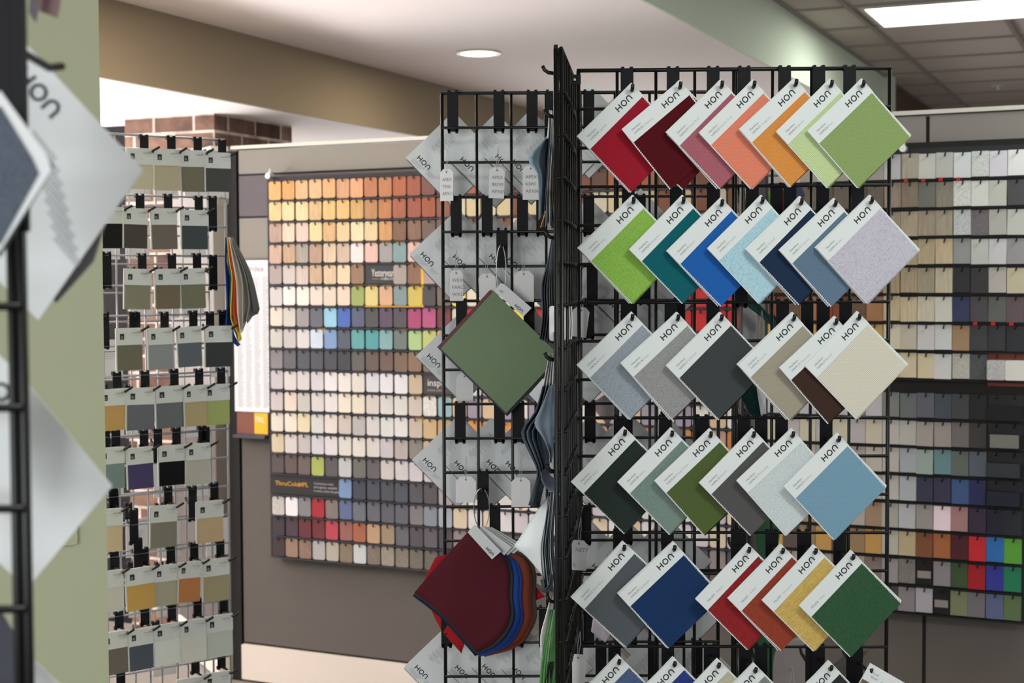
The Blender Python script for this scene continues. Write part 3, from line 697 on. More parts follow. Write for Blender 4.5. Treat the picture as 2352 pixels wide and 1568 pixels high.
# ------------------------------------------------------------------ fabric cards (front)
CS = .1462; HO = .0085            # side, hole inset
def pinked(x0, x1, y0, y1, tooth=.0042, dep=.0021, top=False):
    pts = []
    def edge(ax, ay, bx, by, nx, ny, zig):
        n = max(1, int(round(math.hypot(bx-ax, by-ay)/tooth)))
        for i in range(n):
            t = i/n; pts.append((ax + (bx-ax)*t, ay + (by-ay)*t))
            if zig: t = (i+.5)/n; pts.append((ax + (bx-ax)*t + nx*dep, ay + (by-ay)*t + ny*dep))
            elif i: pts.pop()
    edge(x0, y1, x0, y0, 1, 0, True); edge(x0, y0, x1, y0, 0, 1, True); edge(x1, y0, x1, y1, -1, 0, True); edge(x1, y1, x0, y1, 0, -1, False)
    return pts
def card_meshes():
    s = CS; X = lambda x: x - (s - HO); Y = lambda y: y + HO     # hole at the origin; card spans x 0..s, y -s..0
    m = {}
    b = MB(); b.prism([(X(0), Y(0)), (X(0), Y(-s)), (X(s), Y(-s)), (X(s), Y(0))], -.0016, -.0008); m['back'] = b.mesh('backing_card', 'card')
    strip = s*.229
    for k in ('rib', 'weave', 'slub', 'felt'):
        b = MB(); b.prism(pinked(X(.0012), X(s - .0022), Y(-s - .0008), Y(-strip + .004)), -.0007, .0002); m[k] = b.mesh('fabric_swatch', k)
    b = MB(); b.prism([(X(0), Y(0)), (X(0), Y(-strip)), (X(s), Y(-strip)), (X(s), Y(0))], .0003, .0011); m['label'] = b.mesh('label_strip', 'card')
    m['logo'] = logo_mesh(.0112); m['X'] = X; m['Y'] = Y; m['strip'] = strip
    return m
CM = card_meshes()
def fabric_card(mw, col, kind, label, code, name2, line1='Hamilton', grp='fabric cards on the front wire grid', gain=1.0, full=True):
    o = root('fabric_card', label, 'fabric sample', mw, grp)
    link(CM['back'], 'backing_card', o); mg = sum(col)/3; link(CM[kind], 'fabric_swatch', o, color=rgb([c*.9 + mg*.1 for c in col], 1.08*gain))
    l = link(CM['label'], 'label_strip', o)
    if full:
        s = CS; X, Y = CM['X'], CM['Y']
        link(CM['logo'], 'logo', l, mw=Matrix.Translation((X(s - .0375), Y(-.0172), .00115)))
        if line1: link(text_mesh(line1, .0060, 'grayink'), 'lettering', l, mw=Matrix.Translation((X(.0135), Y(-.0155), .0013)))
        link(text_mesh(code, .0060, 'grayink'), 'lettering', l, mw=Matrix.Translation((X(.0135), Y(-.0235), .0013)))
        link(text_mesh(name2, .0060, 'paleink'), 'lettering', l, mw=Matrix.Translation((X(.0135) + .0235, Y(-.0235), .0013)))
    return o
CY = FY - .115; DEL = R(9)
CN = Vector((math.sin(DEL), -math.cos(DEL), 0)); CE = Vector((math.cos(DEL), math.sin(DEL), 0))
def place_card(T, L, extra_z=0):
    t = at(T[0], T[1], CY); t = onpl(T[0], T[1], t, CN)
    l = onpl(L[0], L[1], t, CN); ex = (l - t).normalized() * -1
    ey = CN.cross(ex)
    hole = t - ex*HO - ey*HO
    return frame(hole, ex, CN), hole
ROWS = [
 [((1450,190),(1325,315),(158,22,40),'rib','crimson','HAML08','Lipstick'), ((1561,184),(1426,298),(84,12,20),'rib','dark red','HAML06','Cabernet'),
  ((1655,182),(1530,308),(168,92,104),'rib','dusty rose','HAML07','Dusty Rose'), ((1729,182),(1604,305),(226,126,98),'rib','coral','HAML02','Passion Fruit'),
  ((1825,178),(1697,300),(220,140,62),'rib','orange','HAML01','Tangerine'), ((1906,180),(1781,303),(188,208,150),'rib','pale mint green','HAML03','Sprout'),
  ((1979,180),(1854,300),(136,160,96),'rib','fern green','HAML04','Fern')],
 [((1453,447),(1327,573),(132,180,72),'weave','lime green','HAML09','Lime'), ((1567,447),(1442,575),(8,92,102),'felt','teal','HAML05','Evergreen'),
  ((1655,453),(1532,580),(26,92,176),'rib','bright blue','HAML10','Azure'), ((1748,447),(1622,572),(160,198,212),'weave','light sky blue','HAML12','Powder'),
  ((1837,450),(1712,578),(28,46,74),'felt','navy','HAML21','Orchid'), ((1915,454),(1787,581),(92,118,142),'rib','slate blue','HAML11','Ceramic'),
  ((1998,447),(1868,577),(184,180,194),'weave','lilac grey','HAML14','Lilac')],
 [((1450,715),(1326,840),(142,152,162),'weave','cloudy blue grey','HAML16','Cloud'), ((1555,716),(1426,838),(142,142,142),'weave','medium grey','HAML18','Dove'),
  ((1654,716),(1529,843),(62,66,68),'rib','charcoal','HAML17','Charcoal'), ((1820,716),(1692,842),(158,150,132),'rib','greige','HAML19','Granite'),
  ((1917,725),(1786,847),(60,42,34),'felt','chocolate brown','HAML13','Chocolate'), ((1969,714),(1845,843),(208,202,186),'rib','cream ribbed','HAML15','Biscuit')],
 [((1433,979),(1314,1103),(38,48,44),'felt','very dark green','HAML27','Deep'), ((1541,981),(1417,1107),(112,134,124),'weave','sage green','HAML28','Agave'),
  ((1630,983),(1502,1104),(78,94,48),'felt','moss green','HAML26','Mossy Green'), ((1728,983),(1604,1109),(80,80,80),'felt','warm charcoal','HAML24','Hearth'),
  ((1818,983),(1690,1104),(190,200,202),'weave','very pale grey','HAML22','Marine Sky'), ((1923,993),(1797,1119),(112,152,176),'rib','denim blue','HAML30','Serene')],
 [((1431,1242),(1315,1370),(82,88,94),'felt','steel grey','HAML33','Stone Grey'), ((1547,1243),(1420,1364),(22,50,94),'felt','deep royal blue','HAML29','Caribbean'),
  ((1717,1247),(1595,1376),(140,32,36),'slub','brick red','PALE09','Magma'), ((1794,1249),(1673,1378),(144,58,38),'slub','rust brown','PALE01','Amber'),
  ((1869,1250),(1747,1380),(196,164,86),'slub','mustard gold','PALE07','Gemstone'), ((1955,1263),(1832,1393),(46,84,54),'slub','forest green','PALE05','Moss')],
 [((1420,1503),(1296,1630),(72,92,132),'slub','denim navy','PALE02','Denim'), ((1547,1508),(1423,1635),(38,58,128),'felt','ultramarine','PALE03','Royal'),
  ((1648,1511),(1524,1638),(180,174,150),'slub','stone beige','PALE04','Sand'), ((1732,1522),(1608,1650),(120,130,124),'slub','grey green','PALE06','Sage'),
  ((1905,1517),(1781,1643),(44,46,52),'felt','near black','PALE08','Night')]]
rowword = ['top row', 'second row', 'third row', 'fourth row', 'fifth row', 'bottom row']
HKROW = [0, 3, 6, 9, 12, 15]
for ri, row in enumerate(ROWS):
    for ci, (T, L, col, kind, nm, code, n2) in enumerate(row):
        mw, hole = place_card(T, L)
        fabric_card(mw, col, kind, f'{nm} fabric card in the {rowword[ri]} of the front wire grid', code, n2, 'Hamilton' if code.startswith('H') else None)
        rr = random.uniform(.6, 1.5)*random.choice((-1, 1))
        if (ri, ci) in ((0, 1),): rr = 7.5
        if nm in ('cream ribbed', 'lilac grey', 'forest green'): rr = 1.2
        mb = mw @ Matrix.Translation((0, 0, -.0030)) @ Matrix.Rotation(R(rr), 4, 'Z')
        fabric_card(mb, col, kind, f'spare {nm} fabric card just behind the front {nm} one', code, n2, grp='spare cards behind the front ones', full=False)
        mc = mw @ Matrix.Translation((0, 0, -.0060)) @ Matrix.Rotation(R(-rr*.7), 4, 'Z')
        if random.random() < .45 and nm not in ('cream ribbed', 'chocolate brown', 'pale mint green', 'slate blue'):
            fabric_card(mc, col, kind, f'rearmost {nm} fabric card on the hook of the {nm} stack', code, n2, grp='spare cards behind the front ones', full=False)
        # hook: plate on the wire above the hole
        jz = ZT - HKROW[ri]*.0762
        hx = hole.x + .001
        yw = front.location.y + (hx - front.location.x)*FEX.y/FEX.x
        o = root('grid_hook', f'black hook holding the {nm} fabric cards', 'hook', Matrix.Translation((hx, yw, jz)) , 'black hooks on the front wire grid')
        link(HK_F[0], 'plate', o); link(HK_F[2], 'rivet', o)
        lz = hole.z - jz; ly = hole.y - yw
        b = MB(); b.tube([(0, -.006, lz - .012), (0, ly*.5, lz - .008), (0, ly + .006, lz - .0028), (0, ly - .009, lz - .0030), (0, ly - .015, lz + .0004), (.0004, ly - .018, lz + .0062)], .0036, 10)
        b.build('prong', 'wire', o, smooth=True)
# the brown card turned the other way at the bottom
t = at(1999, 1522, CY - .004); l = onpl(2120, 1592, t, CN); ex = (l - t).normalized(); ey = CN.cross(ex)
o = fabric_card(frame(t + ex*.012 - ey*.012, -ex, -CN) if False else frame(t + ex*(CS - HO) - ey*HO, ex, CN), (104, 92, 78), 'felt', 'brown fabric card turned the other way at the bottom right of the front grid', 'SALSA', 'Brown', 'Dwell')
hx = t.x + .002; yw = front.location.y
o = root('grid_hook', 'black hook holding the brown turned fabric card', 'hook', Matrix.Translation((hx, yw, ZT - 15*.0762)), 'black hooks on the front wire grid')
link(HK_F[0], 'plate', o); link(HK_F[1], 'prong', o, mw=Matrix.Translation((0, 0, t.z - (ZT - 15*.0762) + .018)))

# ------------------------------------------------------------------ white card backs on the rear panel
BS = .149
def back_meshes():
    m = {}
    b = MB(); b.prism([(0, 0), (BS, 0), (BS, BS), (0, BS)], -.002, 0); m['card'] = b.mesh('card_back', 'card')
    b = MB(); b.prism([(x + .003, y - .003) for x, y in pinked(0, BS, 0, BS)], -.0045, -.0022); m['cloth'] = b.mesh('fabric_swatch', 'felt')
    m['logo'] = logo_mesh(.0108)
    b = MB()
    for i in range(5): b.box(.012, .050 - i*.003, .012 - i*.0022, .0127 - i*.0022, .0001, .0004)
    for i in range(4): b.box(.056, .078 - i*.003, .016 - i*.0024, .0167 - i*.0024, .0001, .0004)
    for k in range(7):
        y = .122 - k*.010
        for i in range(4): b.box(.020 + i*.0015, .020 + i*.0015 + random.uniform(.010, .030), y - i*.0022, y - i*.0022 + .0008, .0001, .0004)
    for k in range(5):
        y = .12 - k*.012
        for i in range(3): b.box(.075, .075 + random.uniform(.02, .05), y - i*.0025, y - i*.0025 + .0008, .0001, .0004)
    m['print'] = b.mesh('small_print', 'paleink')
    return m
BM = back_meshes()
def back_card(Lp, Tp, Y, label, col=(120,120,120), grp='white card backs on the rear wire grid', yaw=R(3.5), S=1.0, lg=True):
    n = Vector((math.sin(yaw), -math.cos(yaw), 0)); l = at(Lp[0], Lp[1], Y); t = onpl(Tp[0], Tp[1], l, n)
    ey = (t - l).normalized(); ex = ey.cross(n); 
    m = frame(l, ex, n) @ Matrix.Scale(S, 4)
    o = root('fabric_card', label, 'fabric sample', m, grp)
    link(BM['card'], 'card_back', o); link(BM['cloth'], 'fabric_swatch', o, color=rgb(col))
    if lg: link(BM['logo'], 'logo', o, mw=Matrix.Translation((.036, .0215, .0002)))
    link(BM['print'], 'small_print', o)
    return o
def rear_hook(px, py_wire, label, Y=RY, grp='black hooks on the rear wire grid'):
    p = at(px, py_wire, Y); j = round((ZR - p.z)/.0762); z = ZR - j*.0762
    return hook(Matrix.Translation((p.x, Y, z)), label, HK_R, grp)
RC = [ # left corner, top corner, hook x, wire y
 [((932,362),(1040,258),1040,214),((1031,366),(1136,262),1146,214),((1112,360),(1216,254),1222,214),((1150,372),(1256,266),1266,214)],
 [((940,583),(1050,481),1048,455),((1014,590),(1122,484),1119,455),((1098,588),(1206,484),1200,455),((1140,596),(1248,490),1244,455)],
 [((955,818),(1062,712),1060,691),((1120,820),(1226,716),1215,691)],
 [((946,1056),(1054,952),1057,930),((1018,1062),(1128,960),1147,930),((1092,1060),(1200,958),1192,930),((1136,1064),(1242,960),1240,930)],
 [((927,1532),(1036,1428),1026,1405),((1020,1532),(1128,1428),1137,1405),((1082,1530),(1190,1426),1190,1405),((1150,1534),(1256,1430),1250,1405)]]
side = ['leftmost', 'second', 'third', 'fourth']
rr_ = ['top', 'second', 'middle', 'fourth', 'bottom']
for ri, row in enumerate(RC):
    for ci, (Lp, Tp, hx, wy) in enumerate(row):
        back_card(Lp, Tp, RY + .045, f'back of a white card, {rr_[ri]} row behind the left rear grid, {side[ci]} in its row')
        rear_hook(hx, wy, f'black hook of the {side[ci]} card, {rr_[ri]} row of the left rear grid')
# backs seen through the front panel
RC2 = [[(1352,300),(1440,300)],[(1352,560),(1470,540),(1560,560)],[(1360,700),(1480,700)],[(1352,820),(1450,830),(1560,830)],[(1355,1060),(1440,1050),(1530,1060)],[(1345,1290),(1440,1300),(1530,1290)],[(1352,1420),(1450,1400),(1560,1410)],[(1380,1560),(1500,1560),(1600,1560)]]
nn = 0
for ri, row in enumerate(RC2):
    for ci, (cx, cy) in enumerate(row):
        nn += 1; h = 106
        back_card((cx - h, cy), (cx, cy - h), RY + .055, f'back of a white card behind the front grid, tier {ORD[ri+1]} from the top, {ORD[ci+1]} along', col=random.choice(((90,90,95),(60,62,66),(120,110,105))), grp='card backs seen through the front grid')
        rear_hook(cx, (214, 455, 691, 691, 930, 1165, 1405, 1480)[ri] if ri != 2 else 612, f'black hook behind the front grid, tier {ORD[ri+1]}, {ORD[ci+1]} along', grp='rear hooks seen through the front grid')

# ------------------------------------------------------------------ paper tags
def tag(cx, cy, Y, w=.034, h=.068, ang=0, lines=(), label='', yaw=0, sc=1):
    p = at(cx, cy, Y)
    o = root('paper_tag', label, 'tag', Matrix.Translation(p) @ Matrix.Rotation(yaw, 4, 'Z') @ Matrix.Rotation(R(ang), 4, 'Y'), 'white paper tags on the rear grid')
    w2, c = w/2, w*.24
    pts = [(-w2, -h), (w2, -h), (w2, -c), (w2 - c, 0), (-w2 + c, 0), (-w2, -c)]
    b = MB(); b.prism(pts, 0, -.0008, 'y'); b.build('tag_card', 'tag', o)
    b = MB(); b.prism([(.0022*math.cos(a*.785), -.007 + .0022*math.sin(a*.785)) for a in range(8)], -.0009, -.0014, 'y'); b.build('eyelet', 'grayink', o)
    b = MB(); b.tube([(-.001, -.001, -.007), (-.002, .001, .02), (.001, .004, .045)], .0005, 4); b.tube([(.001, -.001, -.007), (.003, .001, .02), (.001, .004, .045)], .0005, 4); b.build('string', 'paleink', o)
    for i, s in enumerate(lines): txt(o, s, .0105, 'grayink', -w*.33, -h*.38 - i*.0155, -.0012, 'handwriting')
    return o
tag(1026, 388, RY - .014, lines=('APEX', 'TEAL', 'APX11'), label='white tag at the left edge of the top card row', yaw=R(-30), h=.07)
tag(1142, 384, RY - .014, lines=('APEX', 'BRIVE', 'APX05'), label='white tag with APX05 handwriting in the top card row', ang=2)
tag(1219, 380, RY - .014, lines=('APEX', 'KIWI', 'APX06'), label='white tag with APX06 handwriting in the top card row', w=.036, h=.075)
tag(1048, 620, RY - .014, lines=('WEX', 'FARCE', 'WX25'), label='white tag with WX25 handwriting in the second card row', w=.029)
tag(1118, 628, RY - .014, lines=(), label='blank white tag above the green sample book', w=.038, h=.07, ang=-3)
tag(1203, 622, RY - .014, lines=(), label='blank white tag right of the ring hook in the second card row', w=.044)
tag(1067, 857, RY + .03, lines=(), label='blank white tag low left under the green sample book', w=.038, h=.065)
tag(1070, 1094, RY - .014, lines=(), label='blank white tag just left of the ring of the maroon book', w=.045, h=.058)
tag(1196, 1096, RY - .014, lines=(), label='blank white tag in the fourth card row beside the edge-on panel', w=.042, h=.066)
tag(1330, 1240, 2.96, lines=('  NETT', '', ' 0'), label='white tag poking out right of the edge-on panel, fifth row', w=.036, h=.06, ang=4)
tag(1328, 1502, 2.96, lines=(), label='white tag poking out right of the edge-on panel at the bottom', w=.034, h=.075, ang=4)
tag(1336, 705, 3.0, lines=(), label='white tag poking out right of the edge-on panel, third row', w=.034, h=.06, ang=8)

# ------------------------------------------------------------------ cloth sheets
def sheet(name, A, B, parent, kind, col, Ya, Yb, th=.0016, gain=1.0, sub=3, org=None, **kw):
    """a cloth sheet lofted between two hanging edges A and B, given at their real distances"""
    def dens(P, Ys):
        out = []
        n = len(P)
        for i in range(n - 1):
            p_1, p0_, p1_, p2_ = P[max(i-1, 0)], P[i], P[i+1], P[min(i+2, n-1)]
            for k in range(sub):
                t = k/sub; q = []
                for d_ in (0, 1):
                    a, b_, c, d = p_1[d_], p0_[d_], p1_[d_], p2_[d_]
                    q.append(.5*((2*b_) + (-a+c)*t + (2*a-5*b_+4*c-d)*t*t + (-a+3*b_-3*c+d)*t**3))
                out.append((q[0], q[1], Ys[i] + (Ys[i+1]-Ys[i])*t))
        out.append((P[-1][0], P[-1][1], Ys[-1])); return out
    n = len(A); Ya = Ya if isinstance(Ya, (list, tuple)) else [Ya]*n; Yb = Yb if isinstance(Yb, (list, tuple)) else [Yb]*n
    a = dens(A, Ya); b_ = dens(B, Yb); m = 5; vs = []
    for p, q in zip(a, b_):
        P, Q = at(*p), at(*q)
        for k in range(m + 1):
            t = k/m; v = P.lerp(Q, t); v.y += .004*math.sin(math.pi*t); vs.append(v - org)
    fs = []
    for i in range(len(a) - 1):
        for k in range(m): r = i*(m+1) + k; fs.append((r, r+1, r+m+2, r+m+1))
    me = D.meshes.new(name); me.from_pydata([tuple(v) for v in vs], [], fs); me.materials.append(MT[kind]); me.update()
    me.polygons.foreach_set('use_smooth', [True]*len(fs))
    o = link(me, name, parent, color=rgbf(col, 1.35*gain), **kw)
    md = o.modifiers.new('thick', 'SOLIDIFY'); md.thickness = th; md.offset = 0
    return o
def bundle(label, px, py, Y, name='fabric_bundle', cat='fabric samples'):
    p = at(px, py, Y); return root(name, label, cat, Matrix.Translation(p)), p
# prongs sticking out to the left of the edge-on panel
def side_prong(px, py, lng, label, up=True):
    p = at(1276, py, 2.72); o = root('grid_hook', label, 'hook', Matrix.Translation(p), 'prongs on the left of the edge-on panel')
    q = at(px, py, 2.72) - p
    b = MB(); b.tube([(.004, 0, -.001), (q.x*.55, 0, .001), (q.x*.85, 0, .006), (q.x, 0, .013 if up else -.004)], .0034, 8); b.build('prong', 'wire', o, smooth=True)
    b = MB(); b.box(-.003, .004, -.006, .02, -.012, .05); b.build('plate', 'plate', o)
side_prong(1246, 168, 0, 'bare black prong sticking out left of the edge-on panel near its top')
side_prong(1250, 268, 0, 'black prong holding the upper blue-grey fabric bundle')
side_prong(1253, 546, 0, 'black prong holding the second fabric bundle')
side_prong(1251, 826, 0, 'black prong holding the fanned white-headed fabric bundle')
side_prong(1256, 1082, 0, 'black prong holding the lower pale fabric bundle')
side_prong(1256, 1382, 0, 'black prong holding the green fabric bundle')

o, og = bundle('bundle of blue-grey fabric sheets hanging edge-on from the upper prong', 1266, 262, 2.74)
sheet('fabric_sheet', [(1263,262),(1257,312),(1214,362),(1234,398),(1238,450),(1238,505)], [(1266,255),(1264,312),(1257,362),(1260,410),(1259,462),(1253,480)], o, 'felt', (124,146,162), [2.74,2.75,2.73,2.73,2.74,2.75], 2.80, org=og)
sheet('header_card', [(1262,252),(1260,285),(1257,318)], [(1268,254),(1268,285),(1266,318)], o, 'vinyl', (215,215,220), 2.73, 2.82, org=og)
for i in range(7):
    x = 1258 + i*2.6; c = [(70,72,80),(190,196,200),(90,96,106),(205,208,208),(60,62,68),(150,120,90),(54,56,62)][i]
    sheet('fabric_sheet', [(1266+i*.6,262),(x+2,340),(x-3,420),(x-10+i*2.2,500+random.uniform(-6,26))], [(1268+i*.6,262),(x+3.4,340),(x-.6,420),(x-4+i*2.2,500+random.uniform(-6,26))], o, 'felt', c, 2.75+i*.01, 2.86+i*.008, .0012, org=og)
sheet('fabric_sheet', [(1252,485),(1247,505),(1241,522)], [(1258,480),(1254,500),(1246,520)], o, 'felt', (190,140,90), 2.75, 2.79, org=og)
o, og = bundle('second bundle of dark grey sheets hanging edge-on below the first', 1266, 545, 2.74)
for i in range(6):
    x = 1244 + i*5.5; c = [(74,80,92),(64,68,78),(100,104,112),(84,88,96),(70,72,80),(60,62,70)][i]
    sheet('fabric_sheet', [(1268,545),(1258+i*2,600),(x,655+i*6),(x+2,720),(x-5,778+i*2)], [(1271,545),(1266+i*1.5,600),(x+11,650+i*4),(x+10,720),(x+3,782+i*2)], o, 'felt', c, 2.74+i*.012, 2.84+i*.01, org=og)
o = root('paper_tag', 'stack of rounded white tags clipped to the edge-on panel, middle height', 'tag', Matrix.Translation(at(1285, 740, 2.76)))
for i, x in enumerate((1268, 1278)):
    p = at(x + 6, 740, 2.74) - at(1285, 740, 2.76)
    b = MB(); b.prism([(p.x + a, p.z + c) for a, c in rrect(-.010, .013, -.034, .030, .005)], -.02 + i*.012, -.0212 + i*.012, 'y'); b.build('tag_card', 'tag', o)
for i, x in enumerate((1301, 1307, 1312)):
    p = at(x, 741, 2.9) - at(1285, 740, 2.76)
    b = MB(); b.tube([(p.x, p.y, p.z + .032), (p.x + .0015, p.y, p.z + .0), (p.x, p.y, p.z - .032)], .0016, 5); b.build('tag_edge', 'tag', o)
o, og = bundle('fanned bundle with white header strips and blue-grey twisted cloth, middle of the edge-on panel', 1270, 812, 2.74)
for i in range(5):
    xt = 1262 + i*3.2; xb = 1247 + i*7; c = [(66,74,84),(90,104,116),(78,90,102),(60,66,76),(118,134,148)][i]
    sheet('header_card', [(xt,812),((xt+xb)/2,850),(xb,888)], [(xt+3,812),((xt+xb)/2+4,850),(xb+6,886)], o, 'vinyl', (218,224,222), 2.73+i*.012, 2.78+i*.012, .001, org=og)
    if i < 4:
        sheet('fabric_sheet', [(xb,886),(xb-18+i*3,945),(1198+i*12,992),(1216+i*9,1040),(1234+i*6,1082),(1226+i*3,1120),(1214+i*4,1160)],
              [(xb+7,886),(xb+2,945),(1226+i*9,975),(1240+i*7,1035),(1248+i*4,1082),(1236+i*4,1120),(1226+i*4,1164)], o, 'felt', c, [2.73+i*.01]*7, [2.80+i*.01]*7, org=og)
    else:
        sheet('fabric_sheet', [(1262,888),(1246,930),(1228,972),(1248,1005),(1262,1040),(1262,1062)], [(1274,880),(1274,930),(1274,975),(1272,1005),(1270,1040),(1266,1062)], o, 'felt', (112,126,142), 2.72, 2.76, org=og)
b = MB(); pc_ = at(1238, 908, 2.80) - og
b.prism([(pc_.x - .018, pc_.z), (pc_.x + .004, pc_.z - .024), (pc_.x + .03, pc_.z + .004), (pc_.x + .008, pc_.z + .03)], pc_.y + .03, pc_.y + .031, 'y'); b.build('header_card', 'card', o)
o, og = bundle('lower bundle with a curled grey top and a wide pale sheet', 1262, 1085, 2.74)
sheet('fabric_sheet', [(1242,1085),(1246,1108),(1262,1126),(1288,1138)], [(1256,1072),(1262,1090),(1276,1100),(1286,1106)], o, 'felt', (86,94,110), 2.73, 2.76, org=og)
sheet('fabric_sheet', [(1258,1140),(1222,1190),(1190,1240),(1182,1255),(1210,1278),(1244,1318)], [(1262,1140),(1254,1190),(1248,1240),(1246,1262),(1248,1290),(1250,1330)], o, 'vinyl', (206,214,212), 2.78, 2.76, org=og)
for i in range(7):
    c = [(90,96,104),(60,64,72),(170,176,180),(66,70,78),(120,126,132),(200,202,206),(70,72,80)][i]
    sheet('fabric_sheet', [(1260+i*2.4,1130),(1254+i*2.6,1190),(1243+i*4,1255),(1245+i*4.4,1310),(1252+i*4,1356)], [(1262+i*2.4,1130),(1256.5+i*2.6,1190),(1247+i*4,1258),(1251+i*4.4,1310),(1257+i*4,1360)], o, 'felt', c, 2.75+i*.014, 2.82+i*.014, .0014, org=og)
sheet('curled_edge', [(1240,1345),(1252,1352),(1262,1338),(1262,1320)], [(1236,1352),(1250,1360),(1268,1350),(1270,1320)], o, 'felt', (74,78,84), 2.74, 2.76, org=og)
o, og = bundle('green fabric bundle with a white header card at the bottom of the edge-on panel', 1268, 1370, 2.74)
sheet('header_card', [(1266,1368),(1252,1420),(1242,1460),(1243,1506)], [(1270,1368),(1268,1420),(1264,1450),(1256,1490)], o, 'vinyl', (214,212,222), 2.73, 2.76, org=og)
for i in range(4):
    sheet('fabric_sheet', [(1268+i*2,1400),(1258+i*3,1450),(1244+i*6,1520),(1238+i*7,1600)], [(1271+i*2,1400),(1267+i*2.4,1450),(1264+i*4.4,1520),(1260+i*4,1600)], o, 'rib', [(96,160,92),(110,176,108),(150,200,140),(90,146,86)][i], 2.74+i*.012, 2.80+i*.012, org=og)
for i in range(4):
    sheet('fabric_sheet', [(1262+i*3,1520),(1254+i*4,1560),(1246+i*5,1610)], [(1266+i*3,1520),(1260+i*4,1560),(1254+i*5,1610)], o, 'felt', (48,58,46), 2.76+i*.01, 2.82+i*.01, org=og)

# ------------------------------------------------------------------ ring-bound sample books on the rear panel
def ring_hook(px, py, lng, label):
    p = at(px, py, RY); o = root('ring_hook', label, 'hook', Matrix.Translation((p.x, RY - .006, p.z)))
    b = MB(); b.box(-.0125, .0125, -.008, -.005, -lng, .003, .002)
    for s in (-1, 1): b.tube([(s*.008, -.006, -.004), (s*.008, -.004, .006), (s*.008, .008, .006)], .0035, 6)
    b.build('plate', 'plate', o)
    b = MB(); b.tube([(0, -.006, -.035), (0, -.03, -.034), (0, -.036, -.026)], .0034, 8); b.build('prong', 'wire', o); return o
def loop(px0, px1, ptop, pbot, Y, label):
    c = at((px0+px1)/2, ptop, Y); o = root('steel_ring', label, 'ring', Matrix.Translation(c))
    rx = (px1-px0)/2/FPX*Y; hz = (pbot-ptop)/FPX*Y
    b = MB(); pts = []
    for i in range(33):
        a = 2*math.pi*i/32; pts.append((rx*math.sin(a), -.004*math.cos(a), -hz/2 + hz/2*math.cos(a)))
    b.tube(pts, .0011, 6); b.build('wire_loop', 'ringsteel', o, smooth=True); return o
ring_hook(1153, 532, .077, 'black hook plate with the steel ring of the green sample book')
loop(1140, 1162, 563, 676, RY - .034, 'long steel ring holding the green sample book')
ring_hook(1110, 1086, .080, 'black hook plate with the steel ring of the maroon sample book')
loop(1088, 1124, 1121, 1214, RY - .034, 'long steel ring holding the maroon sample book')
rear_hook(1137, 1163, 'bare black hook right of the maroon book ring')
GY = RY - .045
def quad(b, P, Y, th, og):
    vs = [at(x, y, Y) - og for x, y in P]; n = len(vs)
    b.add([v for v in vs] + [v + Vector((0, th, 0)) for v in vs], [tuple(range(n))[::-1], tuple(range(n, 2*n))] + [(i, (i+1) % n, n + (i+1) % n, n + i) for i in range(n)])
gb = root('sample_book', 'olive green square sample book hanging from a steel ring', 'sample book', Matrix.Translation(at(1155, 668, GY))); og = gb.location.copy()
GQ = [(1134,668),(1012,800),(1163,948),(1286,817)]
def shiftq(Q, dx, dy): return [(x+dx, y+dy) for x, y in Q]
b = MB(); quad(b, GQ, GY, .0025, og); b.build('green_leaf', 'vinyl', gb, color=rgbf((88,110,74), 1.4))
leafc = [(26,34,44),(40,44,50),(20,26,34),(120,30,34),(52,52,54)]
for i, (dx, dy, c) in enumerate([(-1,3,(30,40,52)),(1,6,(18,24,32)),(-4,1,(44,46,50)),(2,8,(24,32,44)),(-6,-2,(120,32,36)),(-8,-3,(88,24,28))]):
    b = MB(); quad(b, shiftq(GQ, dx, dy), GY + .004 + i*.0032, .0022, og); b.build('leaf', 'vinyl', gb, color=rgb(c))
b = MB(); quad(b, [(1150,650),(1134,668),(1202,727),(1221,707),(1158,652)], GY - .0016, .0012, og); lb = b.build('label_strip', 'card', gb)
ex = (at(1221, 707, GY) - at(1158, 652, GY)).normalized(); nn_ = Vector((0, -1, 0))
cc = at(1192, 708, GY - .002) - og
link(logo_mesh(.0064, 'logo'), 'logo', lb, mw=frame(cc, ex, nn_))
tt = at(1148, 664, GY - .002) - og
b = MB()
for i in range(3): b.box(0, .010 - i*.002, -.002*i, -.002*i + .0007, 0, .0003)
b.build('small_print', 'grayink', lb, mw=frame(tt + ex*.002, ex, nn_))

